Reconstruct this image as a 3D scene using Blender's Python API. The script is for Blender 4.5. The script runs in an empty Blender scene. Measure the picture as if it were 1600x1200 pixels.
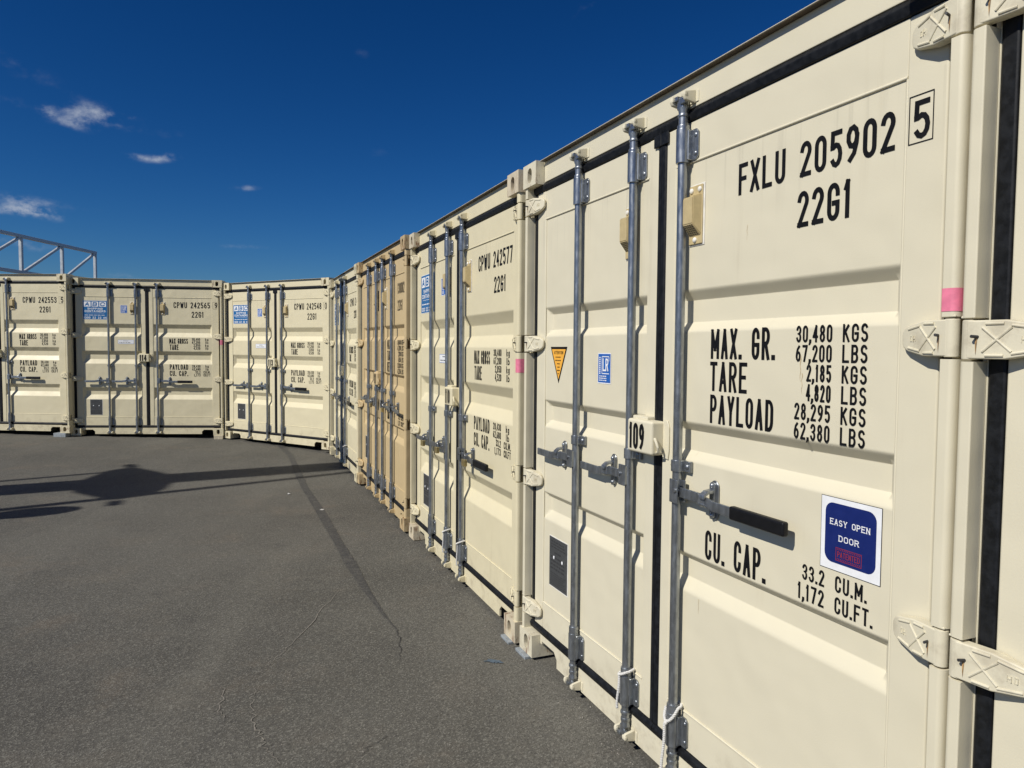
import bpy, bmesh, math, random
from mathutils import Vector, Matrix
random.seed(7)
R = math.radians
sc = bpy.context.scene
COL = sc.collection

# ------------------------------------------------------------------ camera
CAM_H, CAM_PITCH, CAM_ROLL, CAM_F = 1.5915, R(-2.9835), R(0.5339), 1117.22
cp, sp = math.cos(CAM_PITCH), math.sin(CAM_PITCH)
cr, sr = math.cos(CAM_ROLL), math.sin(CAM_ROLL)
R1 = Matrix(((1, 0, 0), (0, cp, sp), (0, -sp, cp)))
R2 = Matrix(((cr, 0, sr), (0, 1, 0), (-sr, 0, cr)))
RR = R2 @ R1
right, fwd, up = Vector(RR[0]), Vector(RR[1]), Vector(RR[2])
cd = bpy.data.cameras.new('camera')
cd.sensor_width = 36.0
cd.lens = 36.0 * CAM_F / 1600.0
cd.clip_start, cd.clip_end = 0.05, 5000
cam = bpy.data.objects.new('camera', cd)
M = Matrix.Identity(4)
for i in range(3):
    M[i][0], M[i][1], M[i][2] = right[i], up[i], -fwd[i]
M[2][3] = CAM_H
cam.matrix_world = M
COL.objects.link(cam)
sc.camera = cam

def sky_dir(px, py):
    d = right * ((px - 800) / CAM_F) + fwd - up * ((py - 600) / CAM_F)
    return d.normalized()

# ------------------------------------------------------------------ light
SUN_AZ, SUN_EL = R(52), R(42)          # heading of the light as it travels, height of the sun
SUN_DIR = Vector((math.sin(SUN_AZ) * math.cos(SUN_EL), math.cos(SUN_AZ) * math.cos(SUN_EL), -math.sin(SUN_EL)))
ld = bpy.data.lights.new('sun', 'SUN')
ld.energy, ld.angle, ld.color = 4.6, R(0.53), (1.0, 0.95, 0.86)
sun = bpy.data.objects.new('sun', ld)
sun.rotation_euler = SUN_DIR.to_track_quat('-Z', 'Y').to_euler()
sun.location = (-20, -20, 30)
COL.objects.link(sun)

w = bpy.data.worlds.new('World')
sc.world = w
w.use_nodes = True
nt = w.node_tree
N, L = nt.nodes, nt.links
N.clear()
out = N.new('ShaderNodeOutputWorld')
bg = N.new('ShaderNodeBackground')
bg.inputs[1].default_value = 0.09
L.new(bg.outputs[0], out.inputs[0])
sky = N.new('ShaderNodeTexSky')
sky.sky_type = 'NISHITA'
sky.sun_disc = False
sky.sun_elevation = SUN_EL
sky.sun_rotation = SUN_AZ + math.pi
sky.altitude = 300
sky.air_density = 1.0
sky.dust_density = 0.25
sky.ozone_density = 3.0
hs = N.new('ShaderNodeHueSaturation')
hs.inputs['Saturation'].default_value = 1.28
hs.inputs['Hue'].default_value = 0.5
L.new(sky.outputs[0], hs.inputs['Color'])

def wmath(op, a, b=None, clamp=False):
    n = N.new('ShaderNodeMath'); n.operation = op; n.use_clamp = clamp
    for i, x in enumerate((a, b)):
        if x is None: continue
        if isinstance(x, (int, float)): n.inputs[i].default_value = x
        else: L.new(x, n.inputs[i])
    return n.outputs[0]
def wdot(vec_sock, v):
    n = N.new('ShaderNodeVectorMath'); n.operation = 'DOT_PRODUCT'
    L.new(vec_sock, n.inputs[0]); n.inputs[1].default_value = v
    return n.outputs['Value']
# the clear, dry air of the photograph: each channel of the sky deepened with height
sepc = N.new('ShaderNodeSeparateColor'); L.new(hs.outputs[0], sepc.inputs[0])
comb = N.new('ShaderNodeCombineColor')
for i, (k, g) in enumerate(((0.455, 1.50), (0.525, 1.25), (0.794, 1.34))):
    S_ = 0.09
    v = wmath('MULTIPLY', wmath('POWER', wmath('MULTIPLY', wmath('MAXIMUM', sepc.outputs[i], 0.0), S_), g), k / S_)
    L.new(v, comb.inputs[i])
tcw = N.new('ShaderNodeTexCoord')
DIRV = tcw.outputs['Generated']
def noise_w(scale, detail, rough, offs, stretch=(1, 1, 1)):
    mp = N.new('ShaderNodeMapping'); mp.inputs['Location'].default_value = offs; mp.inputs['Scale'].default_value = stretch
    L.new(DIRV, mp.inputs['Vector'])
    n = N.new('ShaderNodeTexNoise'); n.inputs['Scale'].default_value = scale
    n.inputs['Detail'].default_value = detail; n.inputs['Roughness'].default_value = rough
    L.new(mp.outputs[0], n.inputs['Vector'])
    return n.outputs['Fac']
NA = noise_w(24, 7, 0.62, (3.1, 1.7, 0.4), (1, 1, 1.6))
NB = noise_w(60, 5, 0.6, (7.3, 2.2, 9.1), (1, 1, 1.5))
nz = wmath('ADD', wmath('MULTIPLY', wmath('SUBTRACT', NA, 0.5), 1.9), wmath('MULTIPLY', wmath('SUBTRACT', NB, 0.5), 1.7))
# every cloud: soft ellipses on the sky sphere (direction, half width and half height as angles, tilt, weight)
clouds = [((142, 180), 26, 12, 0.0, .50), ((116, 179), 18, 10, 0.3, 0.36), ((147, 169), 17, 8, 0.0, 0.36), ((74, 172), 9, 10, 0.5, 0.42), ((94, 186), 24, 6, 0.35, 0.40),
          ((186, 181), 24, 3.5, 0.0, 0.46), ((186, 195), 16, 8, 0.0, 0.24), ((120, 195), 30, 6, 0.0, 0.22),
          ((246, 248), 28, 5, -0.12, 0.55), ((218, 245), 22, 4, 0.12, 0.42), ((264, 243), 14, 5, -0.4, 0.38), ((44, 326), 30, 9, 0.1, 0.8), ((10, 329), 40, 5, -0.05, 0.6), ((62, 332), 22, 6, 0.3, 0.5),
          ((30, 309), 75, 6, 0.07, 0.36), ((382, 294), 17, 4, -0.08, 0.62), ((372, 385), 40, 4, 0.0, 0.34), ((40, 382), 34, 7, 0.1, 0.5),
          ((22, 100), 70, 15, 0.3, 0.24), ((8, 158), 22, 8, 0.0, 0.22), ((235, 204), 60, 8, 0.05, 0.2), ((567, 84), 12, 7, 0.0, 0.2),
          ((590, 240), 24, 9, 0.0, 0.16), ((190, 432), 20, 5, 0.0, 0.5), ((270, 439), 40, 3, 0.0, 0.3), ((915, 12), 30, 9, -0.4, 0.2)]
dens = None
for (c, sx, sy, tilt, wt) in clouds:
    d = sky_dir(*c)
    rx = d.cross(Vector((0, 0, 1))).normalized(); uy = rx.cross(d).normalized()
    a = rx * math.cos(tilt) - uy * math.sin(tilt); b = uy * math.cos(tilt) + rx * math.sin(tilt)
    ka, kb = 1116.0 / sx, 1116.0 / sy
    x = wdot(DIRV, a * ka); y = wdot(DIRV, b * kb)
    r2 = wmath('ADD', wmath('MULTIPLY', x, x), wmath('MULTIPLY', y, y))
    fw = wmath('GREATER_THAN', wdot(DIRV, d), 0.3)
    g = wmath('MULTIPLY', wmath('MULTIPLY', wmath('POWER', 2.718, wmath('MULTIPLY', r2, -0.9)), fw), wt)
    dens = g if dens is None else wmath('ADD', dens, g)
tex = wmath('ADD', 0.52, wmath('MULTIPLY', nz, 1.15))
dens = wmath('MULTIPLY', dens, wmath('MAXIMUM', tex, 0.0))
cr_ = N.new('ShaderNodeMapRange'); cr_.interpolation_type = 'SMOOTHSTEP'
cr_.inputs['From Min'].default_value = 0.05; cr_.inputs['From Max'].default_value = 1.0
cr_.inputs['To Max'].default_value = 0.72
L.new(dens, cr_.inputs['Value'])
mx = N.new('ShaderNodeMix'); mx.data_type = 'RGBA'
L.new(cr_.outputs[0], mx.inputs[0]); L.new(comb.outputs[0], mx.inputs[6])
mx.inputs[7].default_value = (4.9, 5.4, 6.3, 1)
L.new(mx.outputs[2], bg.inputs[0])

sc.view_settings.view_transform = 'Standard'
sc.view_settings.look = 'None'
sc.view_settings.exposure = 0.0
sc.view_settings.gamma = 1.0

# ------------------------------------------------------------------ materials
def new_mat(name):
    m = bpy.data.materials.new(name); m.use_nodes = True
    t = m.node_tree
    b = t.nodes['Principled BSDF']
    return m, t, b
def nd(t, kind, **kw):
    n = t.nodes.new(kind)
    for k, v in kw.items(): setattr(n, k, v)
    return n
def setin(n, name, v): n.inputs[name].default_value = v
def noise(t, vec, scale, detail=4, rough=0.55):
    n = nd(t, 'ShaderNodeTexNoise'); setin(n, 'Scale', scale); setin(n, 'Detail', detail); setin(n, 'Roughness', rough)
    t.links.new(vec, n.inputs['Vector']); return n.outputs['Fac']
def ramp(t, fac, a, b, va=0.0, vb=1.0):
    n = nd(t, 'ShaderNodeMapRange'); n.interpolation_type = 'SMOOTHSTEP'
    setin(n, 'From Min', a); setin(n, 'From Max', b); setin(n, 'To Min', va); setin(n, 'To Max', vb)
    t.links.new(fac, n.inputs['Value']); return n.outputs[0]
def mixc(t, fac, a, b):
    n = nd(t, 'ShaderNodeMix', data_type='RGBA')
    if isinstance(fac, float): n.inputs[0].default_value = fac
    else: t.links.new(fac, n.inputs[0])
    for i, c in ((6, a), (7, b)):
        if isinstance(c, tuple): n.inputs[i].default_value = (*c, 1) if len(c) == 3 else c
        else: t.links.new(c, n.inputs[i])
    return n.outputs[2]
def mul(t, a, b):
    n = nd(t, 'ShaderNodeMath', operation='MULTIPLY')
    for i, x in enumerate((a, b)):
        if isinstance(x, float): n.inputs[i].default_value = x
        else: t.links.new(x, n.inputs[i])
    return n.outputs[0]
def mapping(t, vec, scale=(1, 1, 1), loc=(0, 0, 0)):
    n = nd(t, 'ShaderNodeMapping'); setin(n, 'Scale', scale); setin(n, 'Location', loc)
    t.links.new(vec, n.inputs['Vector']); return n.outputs[0]
def bump(t, b, h, strength, dist):
    n = nd(t, 'ShaderNodeBump'); setin(n, 'Strength', strength); setin(n, 'Distance', dist)
    t.links.new(h, n.inputs['Height']); t.links.new(n.outputs[0], b.inputs['Normal'])

def paint(name, col, streak=0.35, rust=0.0, rough=0.5, dirt=(0.36, 0.30, 0.19)):
    m, t, b = new_mat(name)
    pos = nd(t, 'ShaderNodeNewGeometry').outputs['Position']
    big = noise(t, pos, 1.6, 4, 0.6)
    c = mixc(t, ramp(t, big, 0.3, 0.7, 0.0, 0.10), col, tuple(x * 0.8 for x in col))
    st = noise(t, mapping(t, pos, (14, 14, 0.7)), 1.0, 5, 0.65)         # vertical run marks
    pat = noise(t, pos, 2.3, 3, 0.5)
    c = mixc(t, mul(t, ramp(t, st, 0.55, 0.8), ramp(t, pat, 0.45, 0.7, 0.0, streak)), c, dirt)
    sp_ = noise(t, pos, 70, 3, 0.7)
    c = mixc(t, ramp(t, sp_, 0.70, 0.78, 0.0, 0.22), c, dirt)
    oz = nd(t, 'ShaderNodeSeparateXYZ'); t.links.new(nd(t, 'ShaderNodeTexCoord').outputs['Object'], oz.inputs[0])
    zz = oz.outputs['Z']
    run = noise(t, mapping(t, pos, (30, 30, 0.9)), 1.0, 4, 0.6)
    below = mul(t, ramp(t, zz, 1.98, 2.27), ramp(t, zz, 2.288, 2.291, 1.0, 0.0))
    c = mixc(t, mul(t, mul(t, ramp(t, run, 0.52, 0.70), below), 0.30), c, (0.33, 0.31, 0.24))
    low = mul(t, ramp(t, zz, 0.02, 0.42, 1.0, 0.0), ramp(t, noise(t, pos, 9, 5, 0.7), 0.46, 0.66, 0.0, 0.34))
    c = mixc(t, low, c, (0.27, 0.22, 0.15))
    if rust > 0:
        rn = noise(t, mapping(t, pos, (1, 1, 0.35)), 26, 6, 0.7)
        r2 = noise(t, pos, 5, 3, 0.6)
        f = mul(t, ramp(t, rn, 0.58 - 0.10 * rust, 0.68 - 0.08 * rust), ramp(t, r2, 0.40, 0.60, 0.15, 0.9))
        c = mixc(t, f, c, (0.16, 0.06, 0.022))
    t.links.new(c, b.inputs['Base Color'])
    t.links.new(ramp(t, big, 0.3, 0.7, rough - 0.05, rough + 0.1), b.inputs['Roughness'])
    fine = noise(t, pos, 260, 2, 0.5); dent = noise(t, pos, 3.2, 2, 0.5)
    ad = nd(t, 'ShaderNodeMath', operation='MULTIPLY_ADD'); ad.inputs[1].default_value = 0.018
    t.links.new(fine, ad.inputs[0]); t.links.new(dent, ad.inputs[2])
    bump(t, b, ad.outputs[0], 0.45, 0.03)
    return m

def plain(name, col, rough=0.5, metal=0.0, var=0.12, scale=30, bmp=0.0, spec=0.5):
    m, t, b = new_mat(name)
    b.inputs['Specular IOR Level'].default_value = spec
    pos = nd(t, 'ShaderNodeNewGeometry').outputs['Position']
    n = noise(t, pos, scale, 4, 0.6)
    c = mixc(t, ramp(t, n, 0.3, 0.7), tuple(x * (1 - var) for x in col), tuple(min(1, x * (1 + var)) for x in col))
    t.links.new(c, b.inputs['Base Color'])
    t.links.new(ramp(t, n, 0.3, 0.7, rough - 0.06, rough + 0.08), b.inputs['Roughness'])
    b.inputs['Metallic'].default_value = metal
    if bmp: bump(t, b, n, bmp, 0.003)
    return m

def galvanised(name, col=(0.30, 0.32, 0.34)):
    m, t, b = new_mat(name)
    pos = nd(t, 'ShaderNodeNewGeometry').outputs['Position']
    v = nd(t, 'ShaderNodeTexVoronoi'); setin(v, 'Scale', 110)
    t.links.new(mapping(t, pos, (1, 1, 0.45)), v.inputs['Vector'])
    n = noise(t, mapping(t, pos, (1, 1, 0.25)), 55, 5, 0.65)
    c = mixc(t, ramp(t, n, 0.35, 0.7), tuple(x * 0.85 for x in col), tuple(x * 1.12 for x in col))
    c = mixc(t, mul(t, ramp(t, v.outputs['Color'], 0.5, 0.9), 0.18), c, (0.62, 0.65, 0.68))
    dn = noise(t, mapping(t, pos, (1, 1, 0.3)), 90, 4, 0.7)
    c = mixc(t, ramp(t, dn, 0.66, 0.74, 0.0, 0.5), c, (0.09, 0.085, 0.075))
    t.links.new(c, b.inputs['Base Color'])
    b.inputs['Metallic'].default_value = 0.85
    t.links.new(ramp(t, n, 0.3, 0.7, 0.27, 0.44), b.inputs['Roughness'])
    bump(t, b, n, 0.15, 0.002)
    return m

CREAM = (0.655, 0.607, 0.458)
CREAM2 = (0.662, 0.598, 0.408)
TAN = (0.545, 0.42, 0.23)
MT = {
    'cream': paint('cream_paint', CREAM, 0.40),
    'cream_rust': paint('cream_paint_rusty', CREAM, 0.35, 0.35),
    'cream_worn': paint('cream_paint_worn', (0.62, 0.555, 0.42), 0.5, 0.9),
    'beige': paint('beige_paint', CREAM2, 0.40),
    'beige_worn': paint('beige_paint_worn', (0.62, 0.545, 0.395), 0.5, 0.9),
    'beige_rust': paint('beige_paint_rusty', CREAM2, 0.35, 0.45),
    'tan': paint('tan_paint', TAN, 0.3, 0.0, 0.5, (0.28, 0.19, 0.10)),
    'tan_rust': paint('tan_paint_rusty', TAN, 0.5, 1.0, 0.55, (0.2, 0.12, 0.05)),
    'galv': galvanised('galvanised_steel'),
    'galv_old': galvanised('galvanised_steel_dull', (0.27, 0.28, 0.29)),
    'rubber': plain('black_rubber', (0.007, 0.008, 0.010), 0.55, 0, 0.5, 40, 0.25, .25),
    'grip': plain('black_grip', (0.006, 0.006, 0.007), 0.45, 0, 0.2, 30, 0, .3),
    'ink': plain('black_lettering', (0.005, 0.005, 0.006), 0.6, 0, 0.25, 30, 0, .2),
    'white': plain('white_vinyl', (0.78, 0.79, 0.80), 0.45, 0, 0.04),
    'blue': plain('sign_blue', (0.010, 0.125, 0.33), 0.4, 0, 0.08),
    'blue2': plain('label_blue', (0.015, 0.11, 0.42), 0.4, 0, 0.08),
    'navy': plain('navy_vinyl', (0.006, 0.017, 0.125), 0.35, 0, 0.05),
    'red': plain('red_print', (0.30, 0.025, 0.03), 0.45, 0, 0.05),
    'yellow': plain('yellow_print', (0.85, 0.42, 0.05), 0.45, 0, 0.05),
    'plate': plain('data_plate_metal', (0.075, 0.078, 0.08), 0.5, 0.3, 0.4, 160),
    'plate_ink': plain('plate_engraving', (0.03, 0.03, 0.032), 0.6, 0, 0.1),
    'vent': plain('vent_plastic', (0.50, 0.40, 0.21), 0.55, 0, 0.08),
    'vent_dark': plain('vent_slots', (0.05, 0.042, 0.028), 0.7, 0, 0.1),
    'caulk': plain('white_sealant', (0.72, 0.70, 0.64), 0.6, 0, 0.08),
    'pink': plain('pink_tape', (0.74, 0.20, 0.30), 0.55, 0, 0.10, 60),
    'brass': plain('brass', (0.50, 0.40, 0.19), 0.35, 0.75, 0.12),
    'rope': plain('white_cord', (0.62, 0.61, 0.58), 0.8, 0, 0.12, 200),
    'lip': plain('lip_shade_brown', (0.075, 0.055, 0.035), 0.7, 0, 0.3, 30),  # dark brown standing in for the shade beneath the rain lip
    'drip_pale': plain('pale_rust_run', (0.52, 0.42, 0.26), 0.65, 0, 0.12, 90),
    'drip': plain('rust_drip', (0.36, 0.22, 0.09), 0.7, 0, 0.4, 60),
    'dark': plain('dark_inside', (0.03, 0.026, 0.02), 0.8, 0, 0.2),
    'steel_plate': plain('packing_plate', (0.27, 0.30, 0.32), 0.6, 0.1, 0.2, 40),
    'wood': plain('packing_timber', (0.50, 0.44, 0.32), 0.7, 0, 0.2, 40),
    'truss': plain('pale_steel_tube', (0.50, 0.53, 0.55), 0.45, 0.35, 0.08, 8),
    'paper': plain('white_paper', (0.75, 0.75, 0.73), 0.7, 0, 0.05),
    'caster': plain('shadow_caster_grey', (0.2, 0.21, 0.22), 0.5, 0.2, 0.1, 5),
}

def asphalt():
    m, t, b = new_mat('asphalt')
    pos = nd(t, 'ShaderNodeNewGeometry').outputs['Position']
    big = noise(t, pos, 0.45, 5, 0.6)
    mid = noise(t, mapping(t, pos, (1, 1, 1), (4, 9, 0)), 1.9, 5, 0.65)
    c = mixc(t, ramp(t, big, 0.3, 0.7), (0.070, 0.067, 0.0585), (0.112, 0.1075, 0.0935))
    c = mixc(t, ramp(t, mid, 0.50, 0.72, 0.0, 0.55), c, (0.125, 0.112, 0.092))
    # traffic: paler swept lanes and faint dark rubber running along the yard
    lane = noise(t, mapping(t, pos, (1.15, 0.22, 1), (2.0, 0.6, 0)), 1.0, 3, 0.55)
    c = mixc(t, ramp(t, lane, 0.50, 0.66, 0.0, 0.45), c, (0.138, 0.132, 0.112))
    tyre = noise(t, mapping(t, pos, (7.0, 0.35, 1), (0.3, 3.6, 0)), 1.0, 4, 0.6)
    c = mixc(t, ramp(t, tyre, 0.58, 0.72, 0.0, 0.35), c, (0.052, 0.050, 0.048))
    # rusty earth coloured scuffs
    m2 = noise(t, mapping(t, pos, (1.0, 1.0, 1), (1.3, 5.1, 0)), 1.1, 6, 0.7)
    c = mixc(t, ramp(t, m2, 0.55, 0.72, 0.0, 0.55), c, (0.145, 0.120, 0.092))
    dk = noise(t, mapping(t, pos, (1, 1, 1), (8.8, 2.2, 0)), 2.7, 5, 0.6)
    c = mixc(t, ramp(t, dk, 0.62, 0.75, 0.0, 0.4), c, (0.045, 0.043, 0.041))
    agg = nd(t, 'ShaderNodeTexVoronoi'); setin(agg, 'Scale', 165); t.links.new(pos, agg.inputs['Vector'])
    c = mixc(t, ramp(t, agg.outputs['Color'], 0.55, 0.97, 0.0, 0.64), c, (0.25, 0.243, 0.21))
    c = mixc(t, ramp(t, agg.outputs['Color'], 0.03, 0.38, 0.56, 0.0), c, (0.023, 0.022, 0.0205))
    ag2 = noise(t, pos, 60, 4, 0.75)
    c = mixc(t, ramp(t, ag2, 0.54, 0.70, 0.0, 0.28), c, (0.17, 0.163, 0.15))
    c = mixc(t, ramp(t, ag2, 0.30, 0.46, 0.32, 0.0), c, (0.040, 0.039, 0.038))
    t.links.new(c, b.inputs['Base Color'])
    b.inputs['Roughness'].default_value = 0.82
    b.inputs['Specular IOR Level'].default_value = 0.3
    ad = nd(t, 'ShaderNodeMath', operation='ADD')
    t.links.new(agg.outputs['Distance'], ad.inputs[0]); t.links.new(ag2, ad.inputs[1])
    bump(t, b, ad.outputs[0], 0.5, 0.004)
    return m
MT['asphalt'] = asphalt()
MT['tar'] = plain('tar_joint', (0.034, 0.033, 0.033), 0.75, 0, 0.45, 60, 0.5)
def joint():
    m, t, b = new_mat('worn_tar_joint')
    pos = nd(t, 'ShaderNodeNewGeometry').outputs['Position']
    n = noise(t, pos, 26, 5, 0.7); n2 = noise(t, pos, 120, 3, 0.7)
    c = mixc(t, ramp(t, n, 0.42, 0.68), (0.034, 0.034, 0.033), (0.072, 0.069, 0.062))
    c = mixc(t, ramp(t, n2, 0.50, 0.66, 0.0, 0.6), c, (0.15, 0.142, 0.13))
    t.links.new(c, b.inputs['Base Color']); b.inputs['Roughness'].default_value = 0.8
    bump(t, b, n2, 0.5, 0.004)
    return m
MT['joint'] = joint()
MT['grit'] = plain('grit', (0.20, 0.185, 0.16), 0.9, 0, 0.6, 70)
MT['crack'] = plain('dusty_crack', (0.20, 0.185, 0.16), 0.9, 0, 0.3, 50)
MT['bluemark'] = plain('faded_blue_spray', (0.075, 0.105, 0.135), 0.8, 0, 0.35, 90)

# ------------------------------------------------------------------ mesh helpers
class MB:
    """collects shapes, each with its own material, into one mesh"""
    def __init__(self):
        self.bm = bmesh.new(); self.mats = []
    def mi(self, mat):
        if mat not in self.mats: self.mats.append(mat)
        return self.mats.index(mat)
    def take(self, tmp, mat, mtx=None):
        i = self.mi(mat)
        if mtx is not None: bmesh.ops.transform(tmp, matrix=mtx, verts=tmp.verts)
        bmesh.ops.recalc_face_normals(tmp, faces=tmp.faces)
        vm = [self.bm.verts.new(v.co) for v in tmp.verts]
        tmp.verts.index_update()
        for f in tmp.faces:
            try: nf = self.bm.faces.new([vm[v.index] for v in f.verts])
            except ValueError: continue
            nf.material_index = i; nf.smooth = True
        tmp.free()
    def box(self, x0, x1, y0, y1, z0, z1, mat, bev=0.0, seg=2, mtx=None):
        t = bmesh.new()
        bmesh.ops.create_cube(t, size=1)
        for v in t.verts:
            v.co = Vector(((x0 + x1) / 2 + v.co.x * (x1 - x0), (y0 + y1) / 2 + v.co.y * (y1 - y0), (z0 + z1) / 2 + v.co.z * (z1 - z0)))
        if bev: bmesh.ops.bevel(t, geom=list(t.edges), offset=bev, segments=seg, affect='EDGES', profile=0.5)
        self.take(t, mat, mtx)
    def prism(self, pts, lo, hi, axis, mat, bev=0.0, seg=2, mtx=None):
        """polygon extruded along an axis: 'z' pts=(x,y); 'x' pts=(y,z); 'y' pts=(x,z)"""
        t = bmesh.new()
        def P(p, h):
            return {'z': (p[0], p[1], h), 'x': (h, p[0], p[1]), 'y': (p[0], h, p[1])}[axis]
        a = [t.verts.new(P(p, lo)) for p in pts]; b = [t.verts.new(P(p, hi)) for p in pts]
        n = len(pts)
        t.faces.new(a); t.faces.new(b[::-1])
        for i in range(n): t.faces.new((a[i], b[i], b[(i + 1) % n], a[(i + 1) % n]))
        bmesh.ops.recalc_face_normals(t, faces=t.faces)
        if bev: bmesh.ops.bevel(t, geom=list(t.edges), offset=bev, segments=seg, affect='EDGES', profile=0.5)
        self.take(t, mat, mtx)
    def cyl(self, p0, p1, r0, mat, r1=None, n=20, bev=0.0):
        t = bmesh.new(); p0, p1 = Vector(p0), Vector(p1)
        r1 = r0 if r1 is None else r1
        d = p1 - p0
        bmesh.ops.create_cone(t, cap_ends=True, segments=n, radius1=r0, radius2=r1, depth=d.length)
        if bev: bmesh.ops.bevel(t, geom=[e for e in t.edges if e.calc_face_angle(0) > 1.0], offset=bev, segments=2, affect='EDGES', profile=0.5)
        self.take(t, mat, Matrix.Translation((p0 + p1) / 2) @ d.to_track_quat('Z', 'Y').to_matrix().to_4x4())
    def ball(self, c, r, mat, sx=1, sy=1, sz=1, n=12):
        t = bmesh.new(); bmesh.ops.create_uvsphere(t, u_segments=n, v_segments=max(6, n // 2), radius=r)
        self.take(t, mat, Matrix.Translation(c) @ Matrix.Diagonal((sx, sy, sz, 1)))
    def tube(self, pts, r, mat, n=8):
        t = bmesh.new(); pts = [Vector(p) for p in pts]; rings = []
        nrm = None
        for i, p in enumerate(pts):
            d = (pts[min(i + 1, len(pts) - 1)] - pts[max(i - 1, 0)]).normalized()
            if nrm is None: nrm = d.orthogonal().normalized()
            nrm = (nrm - d * nrm.dot(d)).normalized(); bn = d.cross(nrm)
            rings.append([t.verts.new(p + (nrm * math.cos(2 * math.pi * k / n) + bn * math.sin(2 * math.pi * k / n)) * r) for k in range(n)])
        for a, b in zip(rings[:-1], rings[1:]):
            for k in range(n): t.faces.new((a[k], a[(k + 1) % n], b[(k + 1) % n], b[k]))
        t.faces.new(rings[0]); t.faces.new(rings[-1][::-1])
        self.take(t, mat)
    def poly(self, pts, mat):
        t = bmesh.new(); t.faces.new([t.verts.new(p) for p in pts])
        i = self.mi(mat)
        vm = [self.bm.verts.new(v.co) for v in t.verts]
        f = self.bm.faces.new(vm); f.material_index = i
        t.free()
    def mesh(self, name, mirror=None, angle=35):
        me = bpy.data.meshes.new(name)
        if mirror is not None:
            for v in self.bm.verts: v.co.x = mirror - v.co.x
            bmesh.ops.reverse_faces(self.bm, faces=self.bm.faces)
        self.bm.to_mesh(me); self.bm.free()
        for m in self.mats: me.materials.append(MT[m])
        me.set_sharp_from_angle(angle=R(angle))
        return me

def link(name, me, parent=None, loc=None):
    o = bpy.data.objects.new(name, me); COL.objects.link(o)
    if parent is not None: o.parent = parent
    if loc is not None: o.location = loc
    if me is not None and name not in ('lettering', 'sticker', 'number', 'rust_stain', 'ground', 'tar_joint', 'crack', 'spray_mark'):
        wn = o.modifiers.new('weighted_normal', 'WEIGHTED_NORMAL'); wn.keep_sharp = True
    return o
def tag(o, label=None, cat=None, group=None, kind=None):
    if label: o['label'] = label
    if cat: o['category'] = cat
    if group: o['group'] = group
    if kind: o['kind'] = kind
    return o

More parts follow.
